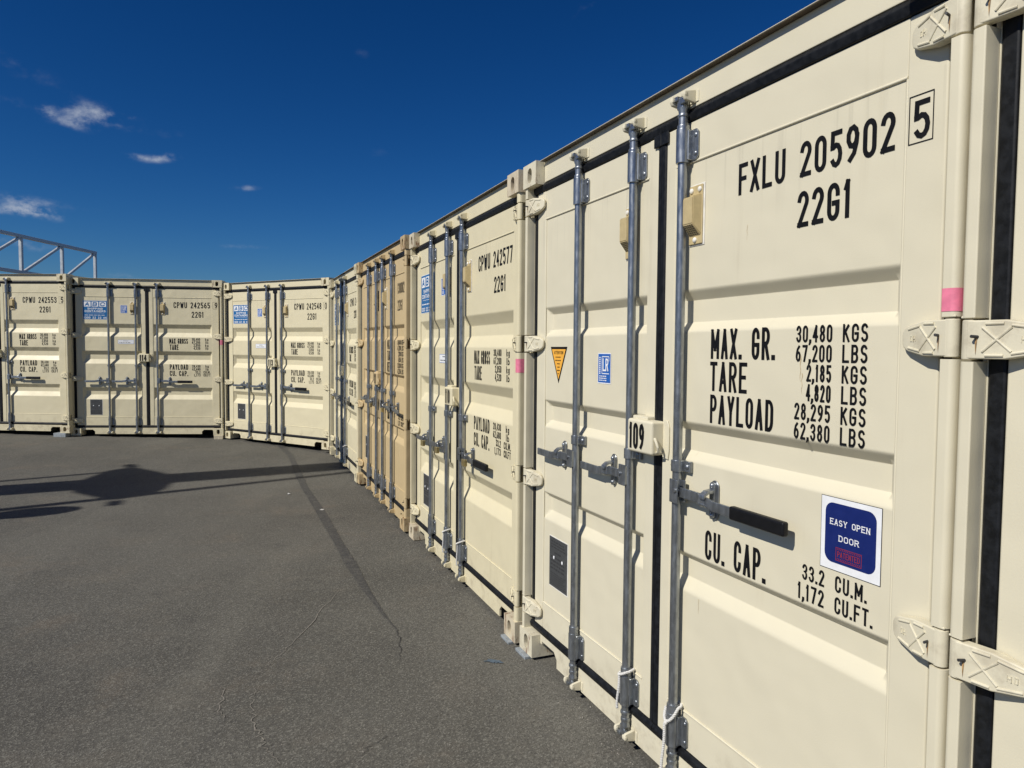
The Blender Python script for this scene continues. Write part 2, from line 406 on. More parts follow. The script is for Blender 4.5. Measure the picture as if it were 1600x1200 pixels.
# ------------------------------------------------------------------ stroke lettering (container stencil style)
def arc(cx, cy, rx, ry, a0, a1, n=9):
    return [(cx + rx * math.cos(R(a0 + (a1 - a0) * i / n)), cy + ry * math.sin(R(a0 + (a1 - a0) * i / n))) for i in range(n + 1)]
Q = 0.23
GL = {
 '0': [arc(.5, 1 - Q, .5, Q, 180, 0) + arc(.5, Q, .5, Q, 0, -180) + [(0, 1 - Q)]],
 '1': [[(.12, .84), (.52, 1), (.52, 0)]],
 '2': [arc(.5, 1 - Q, .5, Q, 170, -25) + [(0.02, 0), (1, 0)]],
 '3': [arc(.5, .76, .48, .24, 165, -90) + arc(.5, .26, .5, .26, 90, -165)],
 '4': [[(.72, 0), (.72, 1), (0, .3), (1, .3)]],
 '5': [[(.95, 1), (.08, 1), (.04, .56)] + arc(.5, .31, .5, .31, 125, -150)],
 '6': [arc(.5, .29, .5, .29, 180, -180), [(0, .29), (.05, .5), (.3, .8), (.8, 1)]],
 '7': [[(0, 1), (1, 1), (.35, 0)]],
 '8': [arc(.5, .76, .44, .24, 0, 360), arc(.5, .26, .5, .26, 0, 360)],
 '9': [arc(.5, .71, .5, .29, 0, 360), [(1, .71), (.95, .5), (.7, .2), (.2, 0)]],
 'A': [[(0, 0), (.5, 1), (1, 0)], [(.17, .3), (.83, .3)]],
 'B': [[(0, .52), (.55, .52)] + arc(.55, .76, .4, .24, -90, 90) + [(0, 1), (0, 0), (.55, 0)] + arc(.55, .26, .45, .26, -90, 90)],
 'C': [arc(.5, 1 - Q, .5, Q, -8, 180, 11) + arc(.5, Q, .5, Q, 180, 368, 11)],
 'D': [[(.45, 0)] + arc(.45, .3, .55, .3, -90, 0) + arc(.45, .7, .55, .3, 0, 90) + [(0, 1), (0, 0), (.45, 0)]],
 'E': [[(1, 1), (0, 1), (0, 0), (1, 0)], [(0, .52), (.8, .52)]],
 'F': [[(1, 1), (0, 1), (0, 0)], [(0, .52), (.8, .52)]],
 'G': [[(1, .74)] + arc(.5, 1 - Q, .5, Q, 0, 180) + arc(.5, Q, .5, Q, 180, 360) + [(1, .46), (.55, .46)]],
 'H': [[(0, 0), (0, 1)], [(1, 0), (1, 1)], [(0, .52), (1, .52)]],
 'I': [[(.5, 0), (.5, 1)]],
 'K': [[(0, 0), (0, 1)], [(.95, 1), (.02, .42)], [(.3, .6), (1, 0)]],
 'L': [[(0, 1), (0, 0), (1, 0)]],
 'M': [[(0, 0), (0, 1), (.5, .3), (1, 1), (1, 0)]],
 'N': [[(0, 0), (0, 1), (1, 0), (1, 1)]],
 'O': [arc(.5, 1 - Q, .5, Q, 180, 0) + arc(.5, Q, .5, Q, 0, -180) + [(0, 1 - Q)]],
 'P': [[(0, 0), (0, 1), (.5, 1)] + arc(.5, .74, .5, .26, 90, -90) + [(0, .48)]],
 'R': [[(0, 0), (0, 1), (.5, 1)] + arc(.5, .75, .5, .25, 90, -90) + [(0, .5)], [(.5, .5), (1, 0)]],
 'S': [arc(.5, .755, .47, .245, 20, 270) + arc(.5, .255, .5, .255, 90, -160)],
 'T': [[(0, 1), (1, 1)], [(.5, 1), (.5, 0)]],
 'U': [[(0, 1)] + arc(.5, Q, .5, Q, 180, 360) + [(1, 1)]],
 'V': [[(0, 1), (.5, 0), (1, 1)]],
 'W': [[(0, 1), (.22, 0), (.5, .75), (.78, 0), (1, 1)]],
 'X': [[(0, 0), (1, 1)], [(0, 1), (1, 0)]],
 'Y': [[(0, 1), (.5, .45), (1, 1)], [(.5, .45), (.5, 0)]],
 'k': [[(0, 0), (0, 1)], [(.85, .62), (.05, .28)], [(.3, .4), (.95, 0)]],
 'g': [arc(.5, .33, .45, .3, 0, 360), [(.95, .64), (.95, -.05)] + arc(.5, -.05, .45, .17, 0, -150)],
 'l': [[(.5, 0), (.5, 1)]],
 'b': [[(0, 0), (0, 1)], arc(.5, .31, .47, .31, 0, 360)],
 '.': 'dot', ',': 'comma', ' ': None,
}
WIDE = {'M': 1.25, 'W': 1.25, '1': .62, 'I': .4, 'l': .4, '.': .32, ',': .32, ' ': .8}
def text(mb, s, x0, x1, z0, z1, y, mat, tk=0.135, gap=0.30, serif=False, shear=0.0, count=[0]):
    """write s so that it fills the box; letters are thin sheets just proud of the surface at depth y"""
    ws = [WIDE.get(c, 1.0) for c in s]
    tot = sum(ws) + gap * (len(s) - 1)
    k = (x1 - x0) / tot; h = z1 - z0; t = h * tk
    tx = min(t, k * 0.42)
    x = x0
    for c, wd in zip(s, ws):
        g = GL.get(c); W = wd * k
        if g == 'dot' or g == 'comma':
            q = tx * .62
            pts = [(x + W / 2 - q, z0), (x + W / 2 + q, z0), (x + W / 2 + q, z0 + 2 * q), (x + W / 2 - q, z0 + 2 * q)]
            if g == 'comma': pts = [(x + W / 2 - q * 1.5, z0 - 1.8 * q), (x + W / 2 - q * .2, z0 - 1.8 * q), (x + W / 2 + q, z0), (x + W / 2 + q, z0 + 2 * q), (x + W / 2 - q, z0 + 2 * q), (x + W / 2 - q, z0)]
            mb.poly([(a, y, b) for a, b in pts], mat)
        elif g:
            pls = []
            for pl in g:                      # break strokes at sharp corners
                cur = [pl[0]]
                for i in range(1, len(pl) - 1):
                    cur.append(pl[i])
                    a_ = Vector(((pl[i][0] - pl[i - 1][0]) * W, (pl[i][1] - pl[i - 1][1]) * h)); b_ = Vector(((pl[i + 1][0] - pl[i][0]) * W, (pl[i + 1][1] - pl[i][1]) * h))
                    if a_.length > 1e-9 and b_.length > 1e-9 and a_.normalized().dot(b_.normalized()) < .45:
                        pls.append(cur); cur = [pl[i]]
                cur.append(pl[-1]); pls.append(cur)
            for pl in pls:
                count[0] += 1
                yy = y - 0.00004 * (count[0] % 6)
                P = [Vector((x + tx / 2 + px_ * (W - tx), z0 + tx / 2 + pz * (h - tx))) for px_, pz in pl]
                P = [p for i, p in enumerate(P) if i == 0 or (p - P[i - 1]).length > 1e-6]
                closed = (P[0] - P[-1]).length < 1e-5
                n = len(P); le, ri = [], []
                for i, p in enumerate(P):
                    pv = P[i - 1] if i > 0 else (P[-2] if closed else None)
                    nx = P[i + 1] if i < n - 1 else (P[1] if closed else None)
                    if pv is None: d = (nx - p).normalized(); nn = Vector((-d.y, d.x)); sc_ = 1
                    elif nx is None: d = (p - pv).normalized(); nn = Vector((-d.y, d.x)); sc_ = 1
                    else:
                        d1, d2 = (p - pv).normalized(), (nx - p).normalized()
                        n1, n2 = Vector((-d1.y, d1.x)), Vector((-d2.y, d2.x))
                        nn = n1 + n2
                        nn = nn.normalized() if nn.length > 1e-4 else n1
                        sc_ = min(1.9, 1 / max(0.2, nn.dot(n1)))
                    e = Vector((0, 0))
                    if not closed and i in (0, n - 1):
                        e = d * (tx / 2) * (-1 if i == 0 else 1) * (1.0 if abs(d.y) > .9 or abs(d.x) > .9 else .5)
                    le.append(p + e + nn * tx / 2 * sc_); ri.append(p + e - nn * tx / 2 * sc_)
                for i in range(n - 1):
                    q = [le[i], ri[i], ri[i + 1], le[i + 1]]
                    if shear: q = [Vector((v.x + (v.y - z0) * shear, v.y)) for v in q]
                    mb.poly([(v.x, yy, v.y) for v in q], mat)
                if serif and not closed:
                    for p in (P[0], P[-1]):
                        top = p.y > z0 + h / 2
                        zz = z1 - tx * .45 if top else z0
                        if abs(p.y - (z1 if top else z0)) < tx * 1.2:
                            mb.poly([(p.x - tx * 1.0, yy - .00006, zz), (p.x + tx * 1.0, yy - .00006, zz), (p.x + tx * 1.0, yy - .00006, zz + tx * .45), (p.x - tx * 1.0, yy - .00006, zz + tx * .45)], mat)
        x += W + gap * k
def sheet(mb, x0, x1, z0, z1, y, mat):
    mb.poly([(x0, y, z0), (x1, y, z0), (x1, y, z1), (x0, y, z1)], mat)
def rsheet(mb, x0, x1, z0, z1, y, r, mat):
    pts = arc(x1 - r, z1 - r, r, r, 0, 90, 6) + arc(x0 + r, z1 - r, r, r, 90, 180, 6) + arc(x0 + r, z0 + r, r, r, 180, 270, 6) + arc(x1 - r, z0 + r, r, r, 270, 360, 6)
    mb.poly([(a, y, b) for a, b in pts], mat)
def scribble(mb, x0, x1, z0, z1, y, mat, n, seed=1):
    """tiny print too small to read: rows of short dashes"""
    rr = random.Random(seed); hh = (z1 - z0) / n
    for i in range(n):
        x = x0 + rr.random() * .05 * (x1 - x0)
        while x < x1:
            wd = (x1 - x0) * rr.uniform(.05, .22)
            if x + wd > x1: break
            sheet(mb, x, x + wd, z1 - (i + .72) * hh, z1 - (i + .28) * hh, y, mat)
            x += wd + (x1 - x0) * .035

# ------------------------------------------------------------------ the shipping container
# local frame of the door end: x across from its left edge, y inwards from the casting faces, z up
W, H, LEN = 2.438, 2.591, 6.058
HZ = (2.372, 1.656, 0.943, 0.245)           # hinge heights
TYPES = {
 'sharp': dict(folds=((1.840, 1.806, 1.727, 1.694), (1.366, 1.335, 1.262, 1.228), (0.888, 0.862, 0.795, 0.750)), fd=0.029, brz=1.207, hz=1.118, bars=(0.583, 1.052, 1.378)),
 'soft': dict(folds=((1.850, 1.782, 1.712, 1.638), (1.403, 1.339, 1.264, 1.189), (0.798, 0.739, 0.675, 0.599)), fd=0.040, brz=1.160, hz=0.912, bars=(0.612, 1.044, 1.384)),
 'four': dict(folds=((1.830, 1.798, 1.722, 1.682), (1.362, 1.334, 1.255, 1.208), (0.872, 0.845, 0.770, 0.722)), fd=0.030, brz=1.18, hz=1.045, bars=(0.625, 1.060, 1.375, 1.800)),
}
DF = 0.050     # door frame face
DP = 0.056     # door panel face
CACHE = {}
def cached(key, fn):
    if key not in CACHE: CACHE[key] = fn()
    return CACHE[key]

def m_casting(col, top, side):
    mb = MB(); c = col
    h = 0.118; x1 = 0.162
    cx, cz, hw, hh = 0.084, (0.056 if top else 0.062), 0.026, 0.039
    t = bmesh.new()
    # front plate with an oval hole, chamfered block behind
    oval = arc(cx, cz + hh - hw, hw, hw, 0, 180, 8) + arc(cx, cz - hh + hw, hw, hw, 180, 360, 8)
    n = len(oval)
    def border(a):
        # point of the outer outline in direction of a
        vx, vz = a[0] - cx, a[1] - cz
        k = 1e9
        if vx > 0: k = min(k, (x1 - cx) / vx)
        if vx < 0: k = min(k, (0 - cx) / vx)
        if vz > 0: k = min(k, (h - cz) / vz)
        if vz < 0: k = min(k, (0 - cz) / vz)
        return (cx + vx * k, cz + vz * k)
    ring = [border(a) for a in oval]
    # add corners
    outer = list(ring)
    vi = [t.verts.new((a[0], 0, a[1])) for a in oval]
    vb = [t.verts.new((a[0], 0.055, a[1])) for a in oval]
    corners = [(x1, h), (0, h), (0, 0), (x1, 0)]
    vo = [t.verts.new((a[0], 0, a[1])) for a in ring]
    for i in range(n):
        j = (i + 1) % n
        a, b = ring[i], ring[j]
        mid = None
        if abs(a[0] - b[0]) > 1e-5 and abs(a[1] - b[1]) > 1e-5:
            for cn in corners:
                if (abs(cn[0] - a[0]) < 1e-5 or abs(cn[1] - a[1]) < 1e-5) and (abs(cn[0] - b[0]) < 1e-5 or abs(cn[1] - b[1]) < 1e-5): mid = cn
        if mid: t.faces.new((vi[i], vo[i], t.verts.new((mid[0], 0, mid[1])), vo[j], vi[j]))
        else: t.faces.new((vi[i], vo[i], vo[j], vi[j]))
        t.faces.new((vi[i], vi[j], vb[j], vb[i]))
    mb.take(t, c)
    t = bmesh.new(); t.faces.new([t.verts.new((a[0], 0.055, a[1])) for a in oval]); mb.take(t, 'dark')
    # shell: sides, top, bottom, back
    t = bmesh.new(); D = 0.178
    v = [t.verts.new(p) for p in ((0, 0, 0), (x1, 0, 0), (x1, 0, h), (0, 0, h), (0, D, 0), (x1, D, 0), (x1, D, h), (0, D, h))]
    for f in ((1, 5, 6, 2), (0, 3, 7, 4), (3, 2, 6, 7), (0, 4, 5, 1), (4, 7, 6, 5)): t.faces.new([v[i] for i in f])
    mb.take(t, c)
    bmesh.ops.remove_doubles(mb.bm, verts=mb.bm.verts, dist=1e-5)
    bmesh.ops.recalc_face_normals(mb.bm, faces=mb.bm.faces)
    bmesh.ops.bevel(mb.bm, geom=[e for e in mb.bm.edges if len(e.link_faces) == 2 and e.calc_face_angle(0) > 1.2 and max(v.co.y for v in e.verts) < .17 and not all(.03 < v.co.x < .13 and .01 < v.co.z < .11 for v in e.verts)], offset=0.006, segments=3, affect='EDGES', profile=0.5)
    if side: return mb.mesh('corner_casting', mirror=x1)
    return mb.mesh('corner_casting')

def m_frame(col, colr):
    mb = MB()
    # header beam with its rain lip, sill with fork cut-outs
    mb.box(0.165, W - 0.165, 0.048, 0.16, 2.482, 2.586, col, 0.004)
    mb.box(0.168, W - 0.168, 0.021, 0.060, 2.5865, 2.5900, col, 0.0012, 1)
    mb.box(0.170, W - 0.170, 0.0235, 0.0478, 2.5845, 2.5863, 'lip')  # thin strip that paints the shaded underside of the lip dark
    lo, cut = 0.020, 0.092
    pts = [(0.165, lo + .055), (0.186, lo + .055), (0.186, cut), (0.330, cut), (0.362, cut - .03), (0.362, lo), (W - 0.362, lo), (W - 0.362, cut - .03), (W - 0.330, cut), (W - 0.186, cut), (W - 0.186, lo + .055), (W - 0.165, lo + .055), (W - 0.165, 0.125), (0.165, 0.125)]
    mb.prism(pts, 0.048, 0.060, 'y', col)
    mb.box(0.16, W - 0.16, 0.060, 0.30, 0.095, 0.124, col)
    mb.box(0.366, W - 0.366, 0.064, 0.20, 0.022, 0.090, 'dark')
    for s in (0, 1):
        def X(a, b): return (a, b) if s == 0 else (W - b, W - a)
        zs = [0.118]
        for hz in sorted(HZ): zs += [hz - 0.048, hz + 0.048]
        zs.append(H - 0.118)
        for i in range(0, len(zs), 2):
            if zs[i + 1] - zs[i] < 0.01: continue
            p = [(0.004, 0.085), (0.004, 0.026)] + arc(0.018, 0.026, .014, .018, 180, 270, 7) + arc(0.0355, 0.0115, .0035, .0035, 270, 360, 4) + [(0.0390, 0.085)]
            if s: p = [(W - a, b) for a, b in p]
            mb.prism(p, zs[i], zs[i + 1], 'z', col)
            # fillet weld at the cut
            if i > 0: mb.box(*X(0.006, 0.036), 0.010, 0.05, zs[i] - 0.002, zs[i] + 0.004, colr, 0.002, 1)
        mb.box(*X(0.010, 0.088), 0.085, 0.100, 0.118, H - 0.118, col)
        mb.box(*X(0.0395, 0.0420), 0.054, 0.085, 0.14, H - 0.14, col, 0.002, 1)
        # side rails at roof and floor
        mb.box(*X(0.003, 0.063), 0.178, LEN, H - 0.075, H - 0.012, col)
        mb.box(*X(0.003, 0.060), 0.178, LEN, 0.03, 0.16, col)
    # cable / jamb backing behind the doors
    mb.box(0.09, W - 0.09, 0.12, 0.14, 0.13, 2.48, 'dark')
    mb.box(0.1, W - 0.1, LEN - .08, LEN - .02, H - .1, H - .01, col)
    return mb.mesh('frame')

def corrug(mb, fn, n, per, amp, mat):
    """trapezoid corrugation along one length; fn(s, off) -> pair of points"""
    t = bmesh.new(); prev = None
    s = 0.0
    for i in range(n):
        for ds, off in ((0, 0), (.25, 0), (.5, amp), (.75, amp)):
            a, b = fn((i + ds) * per, off)
            cur = (t.verts.new(a), t.verts.new(b))
            if prev: t.faces.new((prev[0], prev[1], cur[1], cur[0]))
            prev = cur
    mb.take(t, mat)
def m_side(col, s):
    mb = MB()
    sg = 1 if s == 0 else -1; x = 0.012 if s == 0 else W - 0.012
    corrug(mb, lambda l, o: ((x + sg * o, 0.19 + l, 0.16), (x + sg * o, 0.19 + l, H - 0.07)), 20, 0.278, 0.036, col)
    return mb.mesh('side_panel')
def m_end(col):
    mb = MB()
    corrug(mb, lambda l, o: ((0.17 + l, LEN - .02 - o, 0.15), (0.17 + l, LEN - .02 - o, H - 0.1)), 8, 0.262, 0.045, col)
    return mb.mesh('end_panel')
def m_roof(col):
    mb = MB()
    mb.box(0.16, W - .16, 0.05, 0.40, 2.5760, 2.5800, col)
    corrug(mb, lambda l, o: ((0.06, 0.4 + l, H - 0.022 - o), (W - 0.06, 0.4 + l, H - 0.022 - o)), 27, 0.209, 0.02, col)
    return mb.mesh('roof')

def m_door(col, ty, right):
    T = TYPES[ty]; mb = MB(); fd = T['fd']
    xa, xb = 0.085, 1.191
    pa, pb = 0.180, 1.130
    if right: xa = 0.0715
    z0, z1 = 0.165, 2.437
    # stiles and rails
    mb.box(xa, pa, DF, 0.100, z0, z1, col, 0.006, 3)
    mb.box(pb, xb, DF, 0.100, z0, z1, col, 0.006, 3)
    mb.box(pa, pb, DP - .003, 0.100, 2.295, z1, col, 0.002, 1)
    mb.box(pa, pb, DP - .003, 0.100, z0, 0.303, col, 0.002, 1)
    # pressed panel with three folds: a height field, so that every fold is one smooth pressing
    sharp = ty != 'soft'
    e = 0.034 if sharp else 0.042
    dl, dm = (0.20, 0.05) if sharp else (0.10, 0.07)
    def soft(t):           # 0..1 ramp, rounded at the outer edge and crisper at the inner one
        if t <= -dl: return 0.0
        if t >= 1 + dm: return 1.0
        if t < dl: return (t + dl) ** 2 / (4 * dl)
        if t > 1 - dm: return 1 - (1 + dm - t) ** 2 / (4 * dm)
        return t
    ts = [-dl, -dl * .4, 0.0, dl * .5, dl, .35, .5, .65, 1 - dm, 1 - dm * .5, 1.0, 1 + dm * .4, 1 + dm]
    zs_ = [(2.295, 0.0)]
    for (a, b, c, d) in T['folds']:
        for t in ts: zs_.append((a + (b - a) * t, soft(t)))
        for t in reversed(ts): zs_.append((d + (c - d) * t, soft(t)))
    zs_.append((0.303, 0.0))
    xs_ = [(pa, 0.0)] + [(pa + e * max(0.02, t), soft(t)) for t in ts if t > 0] + [(pb - e * max(0.02, t), soft(t)) for t in reversed(ts) if t > 0] + [(pb, 0.0)]
    i = mb.mi(col)
    g = [[mb.bm.verts.new((x, DP + fd * min(hx, hz_), z)) for x, hx in xs_] for z, hz_ in zs_]
    for a in range(len(zs_) - 1):
        for b in range(len(xs_) - 1):
            f = mb.bm.faces.new((g[a][b], g[a + 1][b], g[a + 1][b + 1], g[a][b + 1])); f.material_index = i; f.smooth = True
    # weld beads
    for zz in (2.294, 0.303): mb.cyl((pa, DP - .002, zz), (pb, DP - .002, zz), 0.0042, col, n=10)
    mb.cyl((pa + .001, DF + .005, .31), (pa + .001, DF + .005, 2.29), 0.004, col, n=8)
    mb.cyl((pb - .001, DF + .005, .31), (pb - .001, DF + .005, 2.29), 0.004, col, n=8)
    return mb.mesh('door', mirror=W if right else None, angle=50)

def m_gasket(right):
    mb = MB(); k = 'rubber'
    # header and sill lips run straight, hinge side strip, meeting strip
    prof = [(0.074, 2.4815), (0.050, 2.4800), (0.040, 2.464), (0.046, 2.439), (0.074, 2.436)]
    mb.prism(prof, 0.044, W / 2 - .0006, 'x', k, 0.003)
    prof = [(0.074, 0.1665), (0.048, 0.164), (0.040, 0.150), (0.044, 0.128), (0.074, 0.1255)]
    mb.prism(prof, 0.044, W / 2 - .0006, 'x', k, 0.003)
    mb.prism([(0.0425, .080), (0.0425, .056), (0.050, .050), (0.080, .0465), (0.0845, .049), (0.0845, .080)] if not right else [(0.0425, .080), (0.0425, .062), (0.0710, .060), (0.0710, .080)], 0.167, 2.435, 'z', k, 0.0015)
    mb.prism([(1.1915, .080), (1.1915, .054), (1.198, .047), (1.2184, .046), (1.2184, .080)], 0.167, 2.437, 'z', k, 0.0025)
    mb.box(1.172, 1.2182, 0.0405, 0.046, 2.395, 2.440, k, 0.002, 1)
    return mb.mesh('gasket', mirror=W if right else None)

def m_hinge(col, colr, right):
    mb = MB()
    mb.cyl((0.0215, 0.0235, -0.0435), (0.0215, 0.0235, 0.0435), 0.0165, col, n=24, bev=0.003)
    t = bmesh.new()
    out_ = [(0.022, .0420, .0065), (0.100, .0420, .0160), (0.165, .0300, .0290), (0.182, .0215, .0330), (0.188, .0120, .0350)]
    top = [(x, z, y) for x, z, y in out_]
    loop = top + [(x, -z, y) for x, z, y in reversed(out_)]
    a = [t.verts.new((x, y, z)) for x, z, y in loop]
    b = [t.verts.new((x, max(.046, y + .01) if x > .1 else y + .03, z)) for x, z, y in loop]
    n = len(loop); m = len(out_)
    for i in range(m - 1):
        t.faces.new((a[i], a[i + 1], a[n - 2 - i], a[n - 1 - i])); t.faces.new((b[i], b[n - 1 - i], b[n - 2 - i], b[i + 1]))
    for i in range(n): t.faces.new((a[i], b[i], b[(i + 1) % n], a[(i + 1) % n]))
    bmesh.ops.recalc_face_normals(t, faces=t.faces)
    eds = [e for e in t.edges if e.calc_face_angle(0) > .6]
    bmesh.ops.bevel(t, geom=eds, offset=0.004, segments=3, affect='EDGES', profile=0.5)
    mb.take(t, col)
    # raised ribs: two crossing, one along each edge
    def rib(x0, z0, x1, z1):
        ya = 0.0065 + (x0 - .03) * .1357 if x0 < .1 else .016 + (x0 - .1) * .2
        yb = 0.0065 + (x1 - .03) * .1357 if x1 < .1 else .016 + (x1 - .1) * .2
        mb.cyl((x0, ya, z0), (x1, yb, z1), 0.0032, col, n=8)
    rib(0.056, .026, 0.112, -.026); rib(0.056, -.026, 0.112, .026)
    rib(0.062, .034, 0.098, .034); rib(0.062, -.034, 0.098, -.034); rib(0.112, .030, 0.160, .022); rib(0.112, -.030, 0.160, -.022)
    mb.cyl((0.046, 0.010, 0.006), (0.042, -0.006, 0.007), 0.0035, 'plate_ink', n=8)
    # cast letters
    for x in (0.130, 0.144):
        yy = .0155 + (x - .1) * .2
        if x < .14:
            for dx in (0, .008): mb.box(x + dx - .001, x + dx + .001, yy - .0005, yy + .004, -.007, .007, col)
            mb.box(x, x + .008, yy - .0005, yy + .004, -.001, .001, col)
        else:
            mb.box(x - .001, x + .001, yy - .0005, yy + .004, -.007, .007, col); mb.box(x, x + .006, yy - .0005, yy + .004, .005, .007, col)
            mb.box(x, x + .006, yy - .0005, yy + .004, -.007, -.005, col); mb.box(x + .005, x + .007, yy - .0005, yy + .004, -.006, .006, col)
    mb.poly([(.0415, .0068, .003), (.0465, .0072, .003), (.0450, .0072, -.018), (.0440, .0071, -.034), (.0430, .0070, -.020)], 'drip')
    if right:
        for v in mb.bm.verts:
            if v.co.x > .04: v.co.x = .04 + (v.co.x - .04) * .80
    return mb.mesh('hinge', mirror=W if right else None)

def m_shaft():
    mb = MB()
    mb.cyl((0, 0.022, 0.10), (0, 0.022, 2.49), 0.0170, 'galv', n=24)
    for a, b, r in ((2.405, 2.424, .0215), (2.452, 2.462, .0200), (0.285, 0.323, .0225), (0.128, 0.142, .0215), (0.096, 0.112, .0200)):
        mb.cyl((0, .022, a), (0, .022, b), r, 'galv', n=20, bev=.003)
    return mb.mesh('locking_bar')
def m_guide(z0, z1):
    mb = MB()
    mb.cyl((0, .022, z0), (0, .022, z1), 0.0245, 'galv', n=24, bev=.002)
    for sgn in (1,):
        p = [(.020, z0 + .006), (.050, z0 + .006), (.062, z0 + .018), (.062, z1 - .018), (.050, z1 - .006), (.020, z1 - .006)]
        mb.prism(p, 0.0405, 0.0465, 'y', 'galv', 0.001, 1)
    mb.box(-.0235, .030, .022, .0485, z0 + .008, z1 - .008, 'galv', .002, 1)
    for zz in (z0 + .028, z1 - .028):
        mb.ball((.048, .0405, zz), .0085, 'galv', 1, .6, 1)
        mb.ball((-.0225, .014, zz), .0055, 'rubber', .6, .6, 1, 8)
    return mb.mesh('bar_guide')
def m_bracket(z):
    mb = MB()
    mb.cyl((0, .022, z - .021), (0, .022, z + .021), 0.0225, 'galv', n=20, bev=.002)
    mb.box(-.024, .024, .022, .0485, z - .020, z + .020, 'galv', .002, 1)
    mb.box(.018, .058, .034, .0400, z - .020, z + .020, 'galv', .002, 1)
    mb.box(.050, .0575, .0400, .0485, z - .020, z + .020, 'galv', .001, 1)
    mb.ball((.043, .0335, z), .0095, 'galv', 1, .7, 1)
    mb.ball((-.0215, .013, z), .006, 'rubber', .7, .6, 1, 8)
    return mb.mesh('bracket')
def m_cam(top):
    mb = MB(); s = 1 if top else -1
    zb = 2.462 if top else 0.098
    mb.cyl((0, .022, zb), (0, .022, zb + s * .022), .0165, 'galv', r1=.020, n=18)
    mb.box(-.022, .016, .006, .036, min(zb + s * .016, zb + s * .062), max(zb + s * .016, zb + s * .062), 'galv', .007, 3)
    mb.box(.004, .034, .000, .016, min(zb + s * .030, zb + s * .052), max(zb + s * .030, zb + s * .052), 'galv', .005, 2)
    mb.box(-.034, -.008, .000, .020, min(zb + s * .048, zb + s * .066), max(zb + s * .048, zb + s * .066), 'galv', .005, 2)
    return mb.mesh('cam')
def m_keeper(col, top):
    mb = MB(); s = 1 if top else -1
    zc = 2.515 if top else 0.050
    mb.box(-.050, .060, .0445, .0485, zc - .020, zc + .020, col, .0015, 1)
    for x0, x1 in ((-.044, -.030), (.032, .046)):
        mb.prism([(.046, zc - .024), (.002, zc - .016), (-.004, zc - .002), (.000, zc + .014), (.046, zc + .024)], x0, x1, 'x', col, .004)
    mb.box(.022, .048, -.004, .010, zc + (-.004 if top else -.012), zc + (.014 if top else .006), col, .005)
    mb.box(-.046, -.026, -.002, .012, zc - .006, zc + .010, col, .004)
    return mb.mesh('cam_keeper')

def m_handle(long, z, direction):
    """direction +1: arm runs to the right; -1 to the left. Hub on the bar, arm, then blade"""
    mb = MB(); d = direction
    def bx(a, b, y0, y1, z0, z1, m='galv', bev=.003, mtx=None):
        a, b = (a, b) if d > 0 else (-b, -a); mb.box(a, b, y0, y1, z0, z1, m, bev, 2, mtx)
    bx(-.008, .040, -.006, .000, z - .043, z + .043)
    bx(.006, .040, .026, .0335, z - .040, z + .040)
    bx(-.008, .004, -.005, .022, z - .038, z + .038)
    mb.cyl((d * .028, -.012, z + .004), (d * .028, .036, z + .004), .0085, 'galv_old', n=12, bev=.002)
    bx(.020, .150, .008, .018, z - .020, z + .016)
    # twisted step then blade
    pts = [(.145, z + .014), (.225, z + .004), (.225, z - .030), (.145, z - .020)]
    if d < 0: pts = [(-a, b) for a, b in pts]
    mb.prism(pts, .002, .013, 'y', 'galv', .002)
    L_ = .325 if long else .385
    bx(.220, L_, .000, .010, z - .031, z + .003)
    return mb.mesh('handle')
def m_grip(z):
    mb = MB()
    mb.box(.320, .560, -.007, .017, z - .036, z + .008, 'grip', .007, 3)
    return mb.mesh('grip')
def m_retainer(z, direction, off):
    mb = MB(); d = direction; x = d * off
    pts = arc(0, .042, .021, .022, 0, 180, 8) + arc(0, -.050, .021, .022, 180, 360, 8)
    mb.prism([(x + a, z + b) for a, b in pts], .044, .0485, 'y', 'galv', .001, 1)
    pts = arc(0, .044, .014, .015, 0, 180, 8) + arc(0, -.052, .014, .015, 180, 360, 8)
    mb.prism([(x - d * .004 + a, z + b) for a, b in pts], .036, .0445, 'y', 'galv', .002)
    for zz in (.046, -.056): mb.ball((x - d * .004, .036, z + zz), .0095, 'galv', 1, .8, 1)
    # hook over the handle
    mb.prism([(.040, z + .034), (.012, z + .030), (-.006, z + .016), (-.008, z + .002), (.000, z + .002), (.004, z + .012), (.018, z + .020), (.040, z + .020)], x - .020, x + .008, 'x', 'galv', .003)
    mb.prism([(.040, z - .024), (.000, z - .026), (-.010, z - .018), (-.010, z - .010), (.004, z - .018), (.040, z - .014)], x - .016, x + .012, 'x', 'galv', .003)
    return mb.mesh('handle_retainer')

